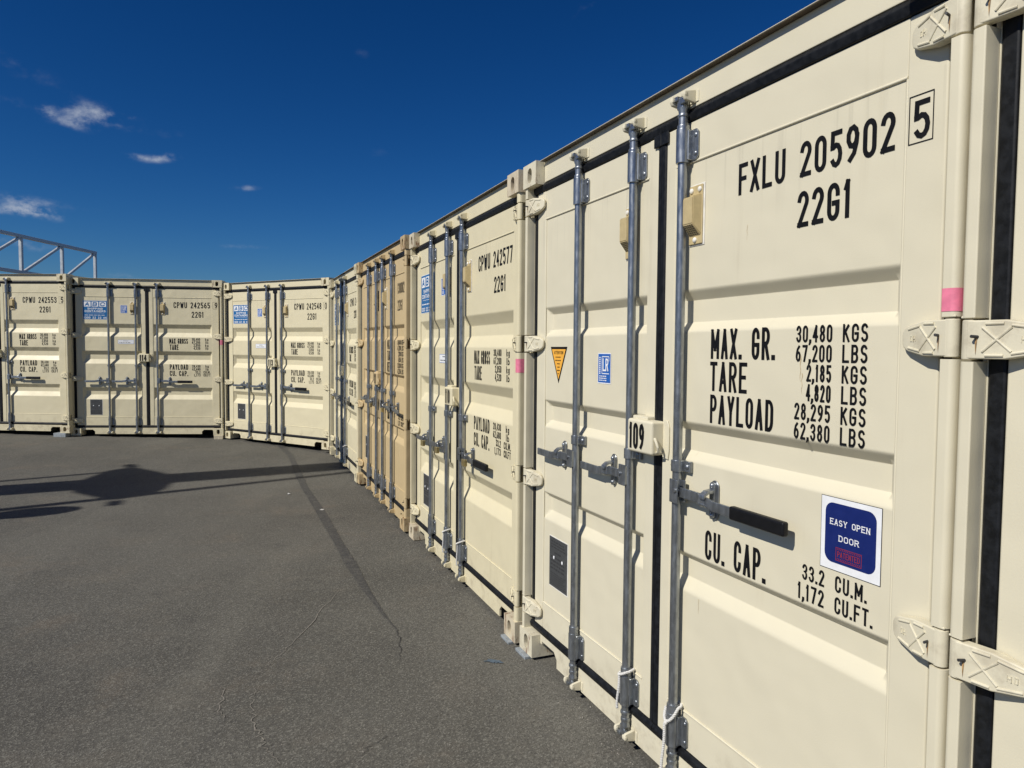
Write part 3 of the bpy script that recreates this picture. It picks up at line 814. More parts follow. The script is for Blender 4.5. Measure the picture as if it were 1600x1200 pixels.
def m_vent(right):
    mb = MB()
    mb.box(-.040, .044, .0532, .0556, -.108, .108, 'caulk', .001, 1)
    mb.box(-.0365, .0365, .0475, .0535, -.103, .103, 'vent', .002, 1)
    y = .0475
    t = bmesh.new()
    v = [t.verts.new(p) for p in ((-.034, y, .070), (.034, y, .070), (.034, y, -.074), (-.034, y, -.074), (-.029, y - .034, .058), (.029, y - .034, .058), (.029, y - .034, -.036), (-.029, y - .034, -.036))]
    for f in ((0, 1, 5, 4), (1, 2, 6, 5), (3, 0, 4, 7), (4, 5, 6, 7), (7, 6, 2, 3)): t.faces.new([v[i] for i in f])
    bmesh.ops.recalc_face_normals(t, faces=t.faces)
    bmesh.ops.bevel(t, geom=[e for e in t.edges if len(e.link_faces) == 2], offset=.003, segments=2, affect='EDGES')
    mb.take(t, 'vent')
    nrm = Vector((0, -.038, -.034)).normalized()
    for i in range(6):
        for j in range(5):
            f = (i + .6) / 6.4; zz = -.036 - .038 * f; yy = y - .034 + .034 * f
            x = -.022 + j * .0105
            c = Vector((x, yy, zz)) + nrm * .0006
            dz = Vector((0, .034, -.038)).normalized() * .0021
            mb.poly([tuple(c + Vector((-.0036, 0, 0)) - dz), tuple(c + Vector((.0036, 0, 0)) - dz), tuple(c + Vector((.0036, 0, 0)) + dz), tuple(c + Vector((-.0036, 0, 0)) + dz)], 'vent_dark')
    for x, z in ((-.022, .086), (.024, .086), (.0, -.088)): mb.ball((x, .0465, z), .010, 'caulk', 1, .7, 1)
    return mb.mesh('air_vent')

def m_lockbox(num, col):
    mb = MB()
    x0, x1, z0, z1 = 1.088, 1.262, 1.226, 1.356
    mb.box(x0, x1, -.008, .0535, z0, z1, col, .011, 4)
    mb.prism([(x1 - .004, z0 - .006), (x1 + .030, z0 - .012), (x1 + .036, z0 + .02), (x1 + .036, z1 - .02), (x1 + .026, z1 + .004), (x1 - .004, z1 + .002)], .044, .0495, 'y', col, .0015, 1)
    mb.tube([(x1 + .001, .006, z0 + .066), (x1 + .016, .004, z0 + .050), (x1 + .022, .006, z0 + .034), (x1 + .018, .012, z0 + .018), (x1 + .001, .016, z0 + .012)], .0055, col, 8)
    mb.box(x0 + .01, x1 - .06, .012, .05, z1 - .004, z1 + .012, col, .004)
    return mb.mesh('lock_box')
def m_number(num):
    mb = MB()
    text(mb, num, 1.106 if num == '109' else 1.112, 1.212 if num == '109' else 1.222, 1.240, 1.342, -.0092, 'ink', .21, .2)
    return mb.mesh('number')

def m_letter_sharp():
    mb = MB(); y = DP - .0014
    text(mb, 'FXLU 205902', 1.634, 2.214, 2.129, 2.229, y, 'ink')
    text(mb, '22G1', 1.893, 2.085, 1.985, 2.088, y, 'ink')
    text(mb, '5', 2.269, 2.313, 2.137, 2.229, DF - .0014, 'ink')
    for a in ((2.256, 2.322, 2.241, 2.2435), (2.256, 2.322, 2.1275, 2.130), (2.256, 2.2585, 2.130, 2.241), (2.3195, 2.322, 2.130, 2.241)): sheet(mb, *a, DF - .0014, 'ink')
    text(mb, 'MAX. GR.', 1.510, 1.814, 1.598, 1.699, y, 'ink', .125)
    text(mb, 'TARE', 1.508, 1.694, 1.488, 1.588, y, 'ink', .125)
    text(mb, 'PAYLOAD', 1.512, 1.815, 1.377, 1.475, y, 'ink', .125)
    rows = ['30,480 KGS', '67,200 LBS', '2,185 KGS', '4,820 LBS', '28,295 KGS', '62,380 LBS']
    for i, s in enumerate(rows):
        zt = 1.700 - i * .0563
        a, b = s.split(' ')
        text(mb, a, 1.901 if len(a) == 6 else 1.944, 2.034, zt - .049, zt, y, 'ink', .14)
        text(mb, b, 2.070, 2.152, zt - .049, zt, y, 'ink', .14)
    text(mb, 'CU. CAP.', 1.500, 1.797, .899, 1.002, y, 'ink', .125)
    text(mb, '33.2', 1.948, 2.030, .962, 1.008, y, 'ink', .14); text(mb, 'CU.M.', 2.068, 2.172, .962, 1.008, y, 'ink', .14)
    text(mb, '1,172', 1.932, 2.030, .902, .951, y, 'ink', .14); text(mb, 'CU.FT.', 2.068, 2.192, .902, .949, y, 'ink', .14)
    return mb.mesh('lettering')
def m_letter_soft(num, chk):
    mb = MB(); y = DP - .0014
    text(mb, 'CPWU ' + num, 1.640, 2.226, 2.123, 2.221, y, 'ink', .138)
    text(mb, '22G1', 1.928, 2.122, 1.968, 2.066, y, 'ink', .138)
    if chk:
        text(mb, chk, 2.303, 2.346, 2.127, 2.219, DF - .0014, 'ink', .138)
        for a in ((2.290, 2.336 + .018, 2.228, 2.230), (2.290, 2.354, 2.114, 2.116), (2.290, 2.292, 2.116, 2.228), (2.352, 2.354, 2.116, 2.228)): sheet(mb, a[0] - .018, a[1] - .018, a[2], a[3], DF - .0014, 'ink')
    text(mb, 'MAX GROSS', 1.564, 1.862, 1.531, 1.617, y, 'ink', .138)
    text(mb, 'TARE', 1.570, 1.712, 1.427, 1.517, y, 'ink', .138)
    text(mb, 'PAYLOAD', 1.566, 1.862, 1.099, 1.187, y, 'ink', .138)
    text(mb, 'CU. CAP.', 1.566, 1.860, .992, 1.080, y, 'ink', .138)
    for zt, rows in ((1.627, (('30,480', 'kg'), ('67,200', 'lb'), ('2,050', 'kg'), ('4,520', 'lb'))), (1.179, (('28,430', 'kg'), ('62,680', 'lb'), ('33.2', 'CU.M.'), ('1,173', 'CU.FT')))):
        for i, (a, b) in enumerate(rows):
            z = zt - i * .0495
            text(mb, a, {6: 1.928, 5: 1.954, 4: 1.978}[len(a)], 2.060, z - .043, z, y, 'ink', .15)
            if b[0] == 'C': text(mb, b, 2.110, 2.220, z - .043, z, y, 'ink', .15)
            else: text(mb, b, 2.142, 2.194, z - .043, z, y, 'ink', .15)
    return mb.mesh('lettering')
def m_letter_four():
    mb = MB(); y = DP - .0014
    text(mb, 'S', 1.585, 1.640, 2.165, 2.262, y, 'ink', .12)
    text(mb, '130082', 1.930, 2.200, 2.115, 2.215, y, 'ink', .12)
    text(mb, '22G1', 1.930, 2.130, 1.960, 2.058, y, 'ink', .12)
    text(mb, 'MAX', 1.475, 1.620, 1.598, 1.694, y, 'ink', .13)
    text(mb, 'TARE', 1.475, 1.640, 1.487, 1.583, y, 'ink', .13)
    text(mb, 'NET', 1.475, 1.600, 1.376, 1.472, y, 'ink', .13)
    for i, (a, b) in enumerate((('30,480', 'KGS'), ('67,200', 'LBS'), ('2,200', 'KGS'), ('4,850', 'LBS'), ('28,280', 'KGS'), ('62,350', 'LBS'))):
        z = 1.690 - i * .054
        text(mb, a, 1.930 if len(a) == 6 else 1.955, 2.060, z - .047, z, y, 'ink', .14); text(mb, b, 2.085, 2.168, z - .047, z, y, 'ink', .14)
    text(mb, 'CU', 1.475, 1.570, .905, .995, y, 'ink', .13)
    text(mb, '33.2', 1.965, 2.050, .945, .990, y, 'ink', .14); text(mb, 'CU.M', 2.080, 2.170, .945, .990, y, 'ink', .14)
    text(mb, '1,172', 1.950, 2.050, .890, .935, y, 'ink', .14); text(mb, 'CU.FT', 2.080, 2.180, .890, .935, y, 'ink', .14)
    return mb.mesh('lettering')

def m_easy():
    mb = MB(); y = DP - .0014
    x0, x1, z0, z1 = 2.013, 2.213, 1.016, 1.220
    sheet(mb, x0, x1, z0, z1, y, 'ink'); sheet(mb, x0 + .0016, x1 - .0016, z0 + .0016, z1 - .0016, y - .0003, 'white')
    rsheet(mb, x0 + .016, x1 - .016, z0 + .022, z1 - .016, y - .0007, .026, 'navy')
    y2 = y - .0011
    text(mb, 'EASY OPEN', 2.046, 2.178, 1.143, 1.160, y2, 'white', .15, .28, True)
    text(mb, 'DOOR', 2.077, 2.144, 1.101, 1.118, y2, 'white', .15, .28, True)
    text(mb, 'PATENTED', 2.074, 2.148, 1.057, 1.073, y2, 'red', .12, .2)
    for a in ((2.068, 2.154, 1.0815, 1.0830), (2.068, 2.154, 1.0465, 1.0480), (2.068, 2.0695, 1.048, 1.0815), (2.1525, 2.154, 1.048, 1.0815)): sheet(mb, *a, y2, 'red')
    for i in range(14):
        xx = 2.072 + i * .0057
        mb.poly([(xx, y2, 1.0762), (xx + .0022, y2, 1.0762), (xx + .0038, y2, 1.0798), (xx + .0016, y2, 1.0798)], 'red')
        mb.poly([(xx, y2, 1.0500), (xx + .0022, y2, 1.0500), (xx + .0038, y2, 1.0536), (xx + .0016, y2, 1.0536)], 'red')
    return mb.mesh('sticker')
def m_stain(x, z0, z1, w_, seed):
    mb = MB(); y = DP - .0009; rr = random.Random(seed)
    n = 9; L_, R_ = [], []
    for i in range(n):
        f = i / (n - 1); zz = z1 + (z0 - z1) * f; wd = w_ * (1 - f * .8) * rr.uniform(.6, 1.2)
        xx = x + .0015 * math.sin(i * 1.7)
        L_.append((xx - wd, y, zz)); R_.append((xx + wd, y, zz))
    mb.poly(L_ + R_[::-1], 'drip_pale')
    return mb.mesh('rust_stain')
def m_triangle():
    mb = MB(); y = DP - .0014
    mb.poly([(.245, y, 1.640), (.337, y, 1.459), (.430, y, 1.640)], 'ink')
    mb.poly([(.260, y - .0004, 1.628), (.337, y - .0004, 1.478), (.414, y - .0004, 1.628)], 'yellow')
    text(mb, 'ATTENTION', .286, .388, 1.603, 1.619, y - .0008, 'ink', .16)
    for i, wd in enumerate((.035, .038, .018, .013, .017, .009)):
        scribble(mb, .337 - wd, .337 + wd, 1.583 - i * .0165, 1.594 - i * .0165, y - .0008, 'ink', 1, i + 3)
    return mb.mesh('sticker')
def m_lr(x0, x1, z0, z1, mat):
    mb = MB(); y = DP - .0014; w_, h_ = x1 - x0, z1 - z0
    sheet(mb, x0 - .004, x1 + .004, z0 - .005, z1 + .004, y, 'white'); sheet(mb, x0, x1, z0, z1, y - .0004, mat)
    y -= .0008
    fx0, fx1, fz0, fz1 = x0 + .30 * w_, x0 + .90 * w_, z0 + .30 * h_, z0 + .92 * h_
    b = .035 * w_
    for a in ((fx0, fx1, fz1 - b, fz1), (fx0, fx0 + b, fz0, fz1), (fx0, fx1, fz0, fz0 + b), (fx1 - b, fx1, fz0 + .72 * (fz1 - fz0), fz1)): sheet(mb, *a, y, 'white')
    text(mb, 'LR', fx0 + .08 * w_, fx1 - .06 * w_, fz0 + .10 * h_, fz1 - .08 * h_, y - .0002, 'white', .13, .02)
    for i in range(9):
        zz = fz0 + (fz1 - fz0) * i / 9
        sheet(mb, x0 + .09 * w_, x0 + .19 * w_, zz, zz + .042 * h_, y, 'white')
    scribble(mb, x0 + .08 * w_, x0 + .75 * w_, z0 + .04 * h_, z0 + .26 * h_, y, 'white', 3, 5)
    return mb.mesh('sticker')
def m_abc():
    mb = MB(); y = DP - .0014
    x0, x1, z0, z1 = .203, .588, 1.920, 2.223
    sheet(mb, x0 - .004, x1 + .004, z0 - .004, z1 + .004, y, 'white'); sheet(mb, x0, x1, z0, z1, y - .0004, 'blue')
    y -= .0008
    for i, c in enumerate('ABC'):
        a = x0 + .018 + i * .121
        sheet(mb, a, a + .104, 2.126, 2.208, y, 'white')
        text(mb, c, a + .010, a + .082, 2.134, 2.200, y - .0004, 'blue', .22, .2, False, .15)
    text(mb, 'SHIPPING', x0 + .070, x1 - .075, 2.078, 2.108, y, 'white', .2, .2, False, .0)
    text(mb, 'CONTAINERS', x0 + .028, x1 - .028, 2.036, 2.068, y, 'white', .2, .2, False, .0)
    sheet(mb, x0 + .05, x1 - .05, 2.020, 2.0225, y, 'white')
    scribble(mb, x0 + .02, x1 - .02, 1.978, 1.996, y, 'white', 1, 11)
    text(mb, '1300 22 22 66', x0 + .012, x1 - .012, 1.930, 1.962, y, 'white', .2, .3)
    return mb.mesh('sticker')
def m_strip():
    mb = MB(); y = DP - .0014
    sheet(mb, .746, 1.000, 1.520, 1.586, y, 'blue2'); sheet(mb, .749, .997, 1.523, 1.583, y - .0003, 'white')
    scribble(mb, .83, .92, 1.560, 1.575, y - .0006, 'ink', 1, 3); scribble(mb, .765, .98, 1.532, 1.548, y - .0006, 'ink', 1, 4)
    return mb.mesh('sticker')
def m_plate(x0, x1, z0, z1, seed):
    mb = MB()
    mb.box(x0 - .004, x1 + .008, DP - .001, DP, z0 - .006, z1 + .004, 'caulk')
    mb.box(x0, x1, DP - .0035, DP - .001, z0, z1, 'plate', .0008, 1)
    y = DP - .0042; h = z1 - z0; w_ = x1 - x0
    scribble(mb, x0 + .1 * w_, x1 - .06 * w_, z1 - .22 * h, z1 - .05 * h, y, 'plate_ink', 3, seed)
    scribble(mb, x0 + .3 * w_, x1 - .25 * w_, z1 - .34 * h, z1 - .25 * h, y, 'plate_ink', 1, seed + 1)
    scribble(mb, x0 + .08 * w_, x1 - .08 * w_, z1 - .66 * h, z1 - .36 * h, y, 'plate_ink', 4, seed + 2)
    scribble(mb, x0 + .05 * w_, x1 - .05 * w_, z0 + .04 * h, z0 + .30 * h, y, 'plate_ink', 6, seed + 3)
    for fx, fz in ((.27, .60), (.74, .585)): mb.ball((x0 + fx * w_, DP - .004, z0 + fz * h), .0075, 'white', 1, .4, 1.2, 10)
    return mb.mesh('data_plate')
def m_tape(z0, z1):
    mb = MB()
    p = [(0.0030, 0.055), (0.0030, 0.0255)] + arc(0.018, 0.026, .0150, .0192, 180, 270, 7) + arc(0.0355, 0.0115, .0047, .0047, 270, 360, 4) + [(0.0402, 0.045)]
    q = [(W - a, b) for a, b in p]
    t = bmesh.new()
    a = [t.verts.new((x, y, z0)) for x, y in q]; b = [t.verts.new((x, y, z1)) for x, y in q]
    for i in range(len(q) - 1): t.faces.new((a[i], a[i + 1], b[i + 1], b[i]))
    bmesh.ops.recalc_face_normals(t, faces=t.faces)
    mb.take(t, 'pink')
    return mb.mesh('tape')

# ---- putting one container together
GROUP = 'shipping containers ranged around the yard'
def container(key, pose, label, ty, col, num=None, serial=None, chk=None, signs=(), tape=None, cast='rust'):
    x, y, z, yaw, roll = pose
    T = TYPES[ty]
    root = bpy.data.objects.new('shipping_container', None); COL.objects.link(root)
    root.empty_display_size = .3
    root.matrix_world = Matrix.Translation((x, y, z)) @ Matrix.Rotation(R(yaw), 4, 'Z') @ Matrix.Rotation(-R(roll), 4, 'Y')
    tag(root, label, 'container', GROUP)
    colr = col + '_rust'; cc = col + '_' + cast if (col + '_' + cast) in MT else colr
    link('frame', cached(('frame', col), lambda: m_frame(col, colr)), root)
    link('roof', cached(('roof', col), lambda: m_roof(col)), root)
    for s in (0, 1): link('side_panel', cached(('side', col, s), lambda: m_side(col, s)), root)
    link('end_panel', cached(('end', col), lambda: m_end(col)), root)
    for s in (0, 1):
        for tp in (0, 1):
            me = cached(('cast', cc, tp, s), lambda: m_casting(cc, tp, s))
            link('corner_casting', me, root, ((W - .162) if s else 0, 0, (H - .118) if tp else 0))
            r = link('corner_casting', me, root, ((W - .162) if s else 0, LEN - .178, (H - .118) if tp else 0))
    doors = []
    for s in (0, 1):
        d = link('door', cached(('door', col, ty, s), lambda: m_door(col, ty, s)), root); doors.append(d)
        link('gasket', cached(('gasket', s), lambda: m_gasket(s)), d)
        me = cached(('hinge', col, s), lambda: m_hinge(col, colr, s))
        for hz in HZ: link('hinge', me, d, (0, 0, hz))
        link('air_vent', cached(('vent', s), lambda: m_vent(s)), d, ((1.000 if s == 0 else 1.430) + ((-.012 if s == 0 else .036) if ty == 'soft' else 0), 0, 2.102 if ty != 'soft' else 2.112))
    for i, bx_ in enumerate(T['bars']):
        b = link('locking_bar', cached('shaft', m_shaft), root, (bx_, 0.005, 0))
        link('bar_guide', cached('g1', lambda: m_guide(2.290, 2.410)), b)
        link('bar_guide', cached('g0', lambda: m_guide(0.165, 0.290)), b)
        link('bracket', cached(('brk', T['brz']), lambda: m_bracket(T['brz'])), b)
        link('cam', cached('c1', lambda: m_cam(True)), b); link('cam', cached('c0', lambda: m_cam(False)), b)
        for tp in (0, 1): link('cam_keeper', cached(('keep', col, tp), lambda: m_keeper(col, tp)), root, (bx_, 0, 0))
        d = 1 if bx_ > 1.22 else -1
        long = (i == 2 and len(T['bars']) == 3)
        if len(T['bars']) == 4: d = (-1, -1, 1, 1)[i]
        hz = T['hz']
        link('handle', cached(('handle', long, hz, d), lambda: m_handle(long, hz, d)), b)
        if long: link('grip', cached(('grip', hz), lambda: m_grip(hz)), b)
        link('handle_retainer', cached(('ret', hz, d), lambda: m_retainer(hz, d, .185 if d > 0 else .160)), b)
    lb = link('lock_box', cached(('box', col), lambda: m_lockbox(num, col)), root)
    if num: link('number', m_number(num), lb)
    if ty == 'sharp' and serial: link('lettering', m_letter_sharp(), doors[1], (.011, 0, -.001))
    if ty == 'soft' and serial: link('lettering', m_letter_soft(serial, chk), doors[1])
    if ty == 'four': link('lettering', m_letter_four(), doors[1])
    for s in signs:
        if s == 'easy':
            for a_ in ((1.931, 1.535, 1.612, .0022, 1), (1.938, 1.500, 1.560, .0016, 2), (1.690, 1.975, 2.028, .0010, 3), (1.480, .690, .742, .0016, 4)):
                link('rust_stain', m_stain(*a_), doors[1])
            link('sticker', m_easy(), doors[1], (.011, 0, .003))
        if s == 'triangle': link('sticker', m_triangle(), doors[0])
        if s == 'lr109': link('sticker', m_lr(.738, .844, 1.482, 1.608, 'blue2'), doors[0])
        if s == 'lr': link('sticker', cached('lr', lambda: m_lr(.797, .897, 2.030, 2.153, 'blue2')), doors[0])
        if s == 'abc': link('sticker', cached('abc', m_abc), doors[0])
        if s == 'strip': link('sticker', cached('strip', m_strip), doors[0])
        if s == 'plate109': link('data_plate', m_plate(.257, .455, .421, .674, 3), doors[0])
        if s == 'plate': link('data_plate', cached('plate', lambda: m_plate(.290, .480, .342, .594, 8)), doors[0])
    if tape: tag(link('tape', m_tape(*tape), root), 'strip of pink tape')
    return root

SOFT = ('abc', 'lr', 'strip', 'plate')
POSE = {
 109: (0.0549, 3.8405, -0.0484, -67.54, 0.307), 110: (-0.8838, 6.1377, -0.0587, -68.04, 0.226), 111: (-1.8456, 8.4784, -0.0389, -68.15, -0.121),
 112: (-2.735, 10.6933, -0.0392, -68.39, -0.095), 113: (-4.8452, 11.9839, 0.0132, -30.82, -0.114), 114: (-7.2673, 11.7278, 0.0614, 5.05, -0.094),
 115: (-9.6608, 11.8319, 0.1106, -4.56, 0.041), 108: (0.9800, 1.5826, -0.040, -67.0, 0.17)}
CT = {}
CT[109] = container(109, POSE[109], 'cream container numbered 109, the nearest whole one, with a navy blue door sticker', 'sharp', 'cream', '109', 'x', None, ('easy', 'triangle', 'lr109', 'plate109'), (1.716, 1.768))
CT[108] = container(108, POSE[108], 'cream container cut off by the right edge, only its hinges and post showing', 'sharp', 'cream')
CT[110] = container(110, POSE[110], 'cream container numbered 110 with three brass padlocks, just before the tan one', 'soft', 'beige', '110', '242577', None, SOFT, (1.50, 1.575), 'worn')
CT[111] = container(111, POSE[111], 'darker tan container with four locking bars and rusty corners', 'four', 'tan', '111', None, None, ('plate',))
CT[112] = container(112, POSE[112], 'cream container in the inner corner, crossed by a dark pole shadow', 'soft', 'beige', None, '242', None, SOFT)
CT[113] = container(113, POSE[113], 'cream container numbered 113, set at an angle in the corner of the yard', 'soft', 'beige', '113', '242548', '0', SOFT)
CT[114] = container(114, POSE[114], 'cream container numbered 114 facing the camera across the yard', 'soft', 'beige', '114', '242565', '9', SOFT, (1.52, 1.60))
CT[115] = container(115, POSE[115], 'cream container cut off by the left edge, beneath the steel truss', 'soft', 'beige', None, '242553', '5', SOFT)

def wpt(k, u, d, z): return CT[k].matrix_world @ Vector((u, d, z))

# ------------------------------------------------------------------ ground
def gz(x, y):
    s = max(0.0, -x - 1.6); s = s * s / (s + 0.8)
    far = max(0.0, math.hypot(x, y) - 16)
    return -0.064 + 0.0222 * min(s, 9) - 0.0 * far
def ground():
    bm = bmesh.new()
    xs = [-600, -200, -60, -30] + [-20 + i * 0.5 for i in range(61)] + [15, 30, 60, 200, 600]
    ys = [-600, -200, -60, -20] + [-8 + i * 0.5 for i in range(61)] + [28, 40, 60, 200, 600]
    g = [[bm.verts.new((x, y, gz(x, y))) for y in ys] for x in xs]
    for i in range(len(xs) - 1):
        for j in range(len(ys) - 1): bm.faces.new((g[i][j], g[i + 1][j], g[i + 1][j + 1], g[i][j + 1]))
    me = bpy.data.meshes.new('ground'); bm.to_mesh(me); bm.free()
    me.materials.append(MT['asphalt'])
    for p in me.polygons: p.use_smooth = True
    return me
tag(link('ground', ground()), kind='structure')

def ribbon(name, pts, wfun, mat, dz, seed, step=0.05, jit=0.3, kind='structure'):
    rr = random.Random(seed); P = []
    for a, b in zip(pts[:-1], pts[1:]):
        a, b = Vector(a), Vector(b); n = max(1, int((b - a).length / step))
        P += [a.lerp(b, i / n) for i in range(n)]
    P.append(Vector(pts[-1]))
    # soften the corners
    for _ in range(6 if jit < .5 else 0):
        P = [P[0]] + [(P[i - 1] + P[i] * 2 + P[i + 1]) / 4 for i in range(1, len(P) - 1)] + [P[-1]]
    bm = bmesh.new(); prev = None
    for i, p in enumerate(P):
        d = (P[min(i + 1, len(P) - 1)] - P[max(i - 1, 0)]).normalized(); n = Vector((-d.y, d.x))
        wd = wfun(i / (len(P) - 1))
        a = p + n * wd * (1 + jit * (rr.random() - .5)); b = p - n * wd * (1 + jit * (rr.random() - .5))
        cur = (bm.verts.new((a.x, a.y, gz(a.x, a.y) + dz)), bm.verts.new((b.x, b.y, gz(b.x, b.y) + dz)))
        if prev: bm.faces.new((prev[0], cur[0], cur[1], prev[1]))
        prev = cur
    me = bpy.data.meshes.new(name); bm.to_mesh(me); bm.free(); me.materials.append(MT[mat])
    return tag(link(name, me), kind=kind)
seam = [(-3.774, 11.563), (-3.223, 10.387), (-2.418, 8.268), (-1.823, 6.864), (-1.244, 5.423), (-0.953, 4.713), (-0.774, 4.316), (-0.649, 4.07)]
ribbon('tar_joint', seam, lambda t: 0.041 + .003 * math.sin(t * 23) if t < .84 else .041 * max(.10, (1 - t) / .16), 'joint', 0.004, 3, 0.02, .22)
def jag(pts, seed, amp=.02, n=7):
    rr = random.Random(seed); out_ = []
    for a, b in zip(pts[:-1], pts[1:]):
        for i in range(n):
            f = i / n; out_.append((a[0] + (b[0] - a[0]) * f + rr.uniform(-amp, amp), a[1] + (b[1] - a[1]) * f + rr.uniform(-amp, amp) * .6))
    return out_ + [pts[-1]]
ribbon('crack', jag([(-1.219, 3.358), (-1.188, 3.204), (-1.104, 3.038), (-1.054, 2.936), (-1.01, 2.864), (-0.90, 2.74)], 1, .016), lambda t: .0028 * (1 - abs(2 * t - 1) * .6), 'crack', .004, 1, .02, .9)
ribbon('crack', jag([(-1.385, 3.387), (-1.343, 3.261), (-1.307, 3.144), (-1.263, 3.078)], 2, .013), lambda t: .0024 * (1 - abs(2 * t - 1) * .6), 'crack', .004, 2, .02, .9)
ribbon('crack', jag([(-1.150, 4.75), (-1.197, 4.011), (-1.223, 3.754), (-1.256, 3.599)], 3, .012), lambda t: .0024 * (1 - abs(2 * t - 1) * .6), 'crack', .004, 3, .02, .9)
ribbon('crack', jag([(-0.649, 4.07), (-0.60, 3.85), (-0.575, 3.62)], 4, .010), lambda t: .0024 * (1 - t * .7), 'tar', .004, 4, .02, .9)
ribbon('crack', jag([(-0.52, 2.95), (-0.64, 2.75), (-0.76, 2.55)], 5, .014), lambda t: .0012 * (1 - t * .5), 'tar', .004, 5, .02, .9)
ribbon('spray_mark', [(-0.135, 3.68), (-0.075, 3.685), (-0.03, 3.66)], lambda t: .022 * math.sin(math.pi * min(.95, max(.05, t))), 'bluemark', .004, 8, .008, 1.2)

# ------------------------------------------------------------------ packing plates, padlocks, cords, scraps
def place_plate(k, u0, u1, y0, y1, mat, label, thick=None):
    p = wpt(k, (u0 + u1) / 2, (y0 + y1) / 2, 0)
    g = gz(p.x, p.y); th = thick or max(.008, p.z - g - .0006)
    mb = MB(); mb.box(-(u1 - u0) / 2, (u1 - u0) / 2, -(y1 - y0) / 2, (y1 - y0) / 2, 0, th, mat, .0015, 1)
    o = link('packing_plate', mb.mesh('packing_plate')); o.location = (p.x, p.y, g)
    o.rotation_euler = (0, 0, R(POSE[k][3]))
    tag(o, label, 'packing plate', 'packing plates under container corners')
place_plate(109, 0.005, 0.135, -.028, .14, 'steel_plate', 'blue-grey packing plate under the left corner of container 109')
place_plate(110, W - .150, W - .030, -.026, .14, 'steel_plate', 'blue-grey packing plate under the right corner of container 110')
place_plate(115, W - .26, W - .05, -.03, .15, 'steel_plate', 'grey packing plate under the right corner of the container at the left edge')
place_plate(114, W - .150, W - .006, -.012, .15, 'wood', 'pale packing block under the right corner of container 114')
for k in (108, 109, 110, 111, 112, 113, 114, 115):   # hidden bearing pads at the rear so that nothing floats
    pass

def padlock_mesh():
    mb = MB()
    mb.box(-.023, .023, -.012, .012, -.046, 0, 'brass', .004, 3)
    pts = [(-.014, 0, -.004)] + [(.014 * math.cos(R(180 - a)), 0, .018 + .014 * math.sin(R(a))) for a in range(0, 181, 20)] + [(.014, 0, -.004)]
    mb.tube(pts, .0042, 'galv_old', 8)
    return mb.mesh('padlock_body')
pm = padlock_mesh()
def padlock(k, u, y, z, label):
    o = link('padlock', pm); o.location = wpt(k, u, y, z); o.rotation_euler = (0, 0, R(POSE[k][3] + 6))
    tag(o, label, 'padlock', 'brass padlocks on the container handles')
padlock(110, .500, -.010, .898, 'brass padlock on the leftmost bar handle of container 110')
padlock(110, .905, -.010, .896, 'brass padlock on the middle bar handle of container 110')
padlock(110, 1.560, -.010, .900, 'brass padlock beside the black grip handle of container 110')
padlock(111, .93, -.010, 1.020, 'padlock on the second bar handle of the tan container')
padlock(111, 1.545, -.010, 1.022, 'padlock on the third bar handle of the tan container')
padlock(112, .46, -.010, .898, 'padlock on the far handle of the shaded corner container')

def cord(k, u, z, seed, style, label):
    rr = random.Random(seed); mb = MB()
    # ring round the bar, then a hanging tail; two strands twisted together
    cl = []
    for i in range(0, 25):
        a = R(200 + i * 12.5)
        rx = .0305
        drop = .030 * (0.5 - 0.5 * math.cos(a - R(20))) if style == 'ring' else .055 * max(0, -math.sin(a))
        cl.append(Vector((rx * math.cos(a), .022 + rx * math.sin(a), z - drop)))
    s = cl[0] if style == 'ring' else Vector((.004, -.012, z - .060))
    tail = []
    ln = .155 if style == 'ring' else .20
    for i in range(14):
        f = i / 13
        tail.append(s + Vector((-.006 * f + .006 * math.sin(f * 5), -.006 - .004 * math.sin(f * 3), -ln * f)))
    def strands(c, tw):
        fine = []
        for a, b in zip(c[:-1], c[1:]): fine += [a.lerp(b, q / 7) for q in range(7)]
        fine.append(c[-1])
        for ph in (0, math.pi):
            pts = []; s_ = 0
            for i, p in enumerate(fine):
                d = (fine[min(i + 1, len(fine) - 1)] - fine[max(i - 1, 0)]).normalized()
                if i: s_ += (p - fine[i - 1]).length
                n = d.cross(Vector((0.3, .9, .2))).normalized(); b = d.cross(n)
                pts.append(p + (n * math.cos(s_ * tw + ph) + b * math.sin(s_ * tw + ph)) * .0026)
            mb.tube(pts, .0034, 'rope', 6)
    strands(cl, 420); strands(tail, 420)
    mb.ball(s, .008, 'rope')
    o = link('cord', mb.mesh('cord')); o.matrix_world = Matrix.Translation(wpt(k, u, 0.005, 0)) @ Matrix.Rotation(R(POSE[k][3]), 4, 'Z')
    tag(o, label, 'cord', 'white cords tied round the locking bars')
cord(109, 1.052, .318, 1, 'ring', 'white twisted cord tied to the middle bar of container 109')
cord(109, 1.378, .318, 2, 'vee', 'white twisted cord hanging from the bar left of the capacity lettering')
cord(110, 1.044, .310, 3, 'ring', 'white cord tied to the middle bar of container 110')
cord(110, 1.384, .310, 4, 'ring', 'white cord tied to the right bar of container 110')
cord(112, 1.384, .310, 5, 'ring', 'white cord tied to the right bar of the shaded corner container')

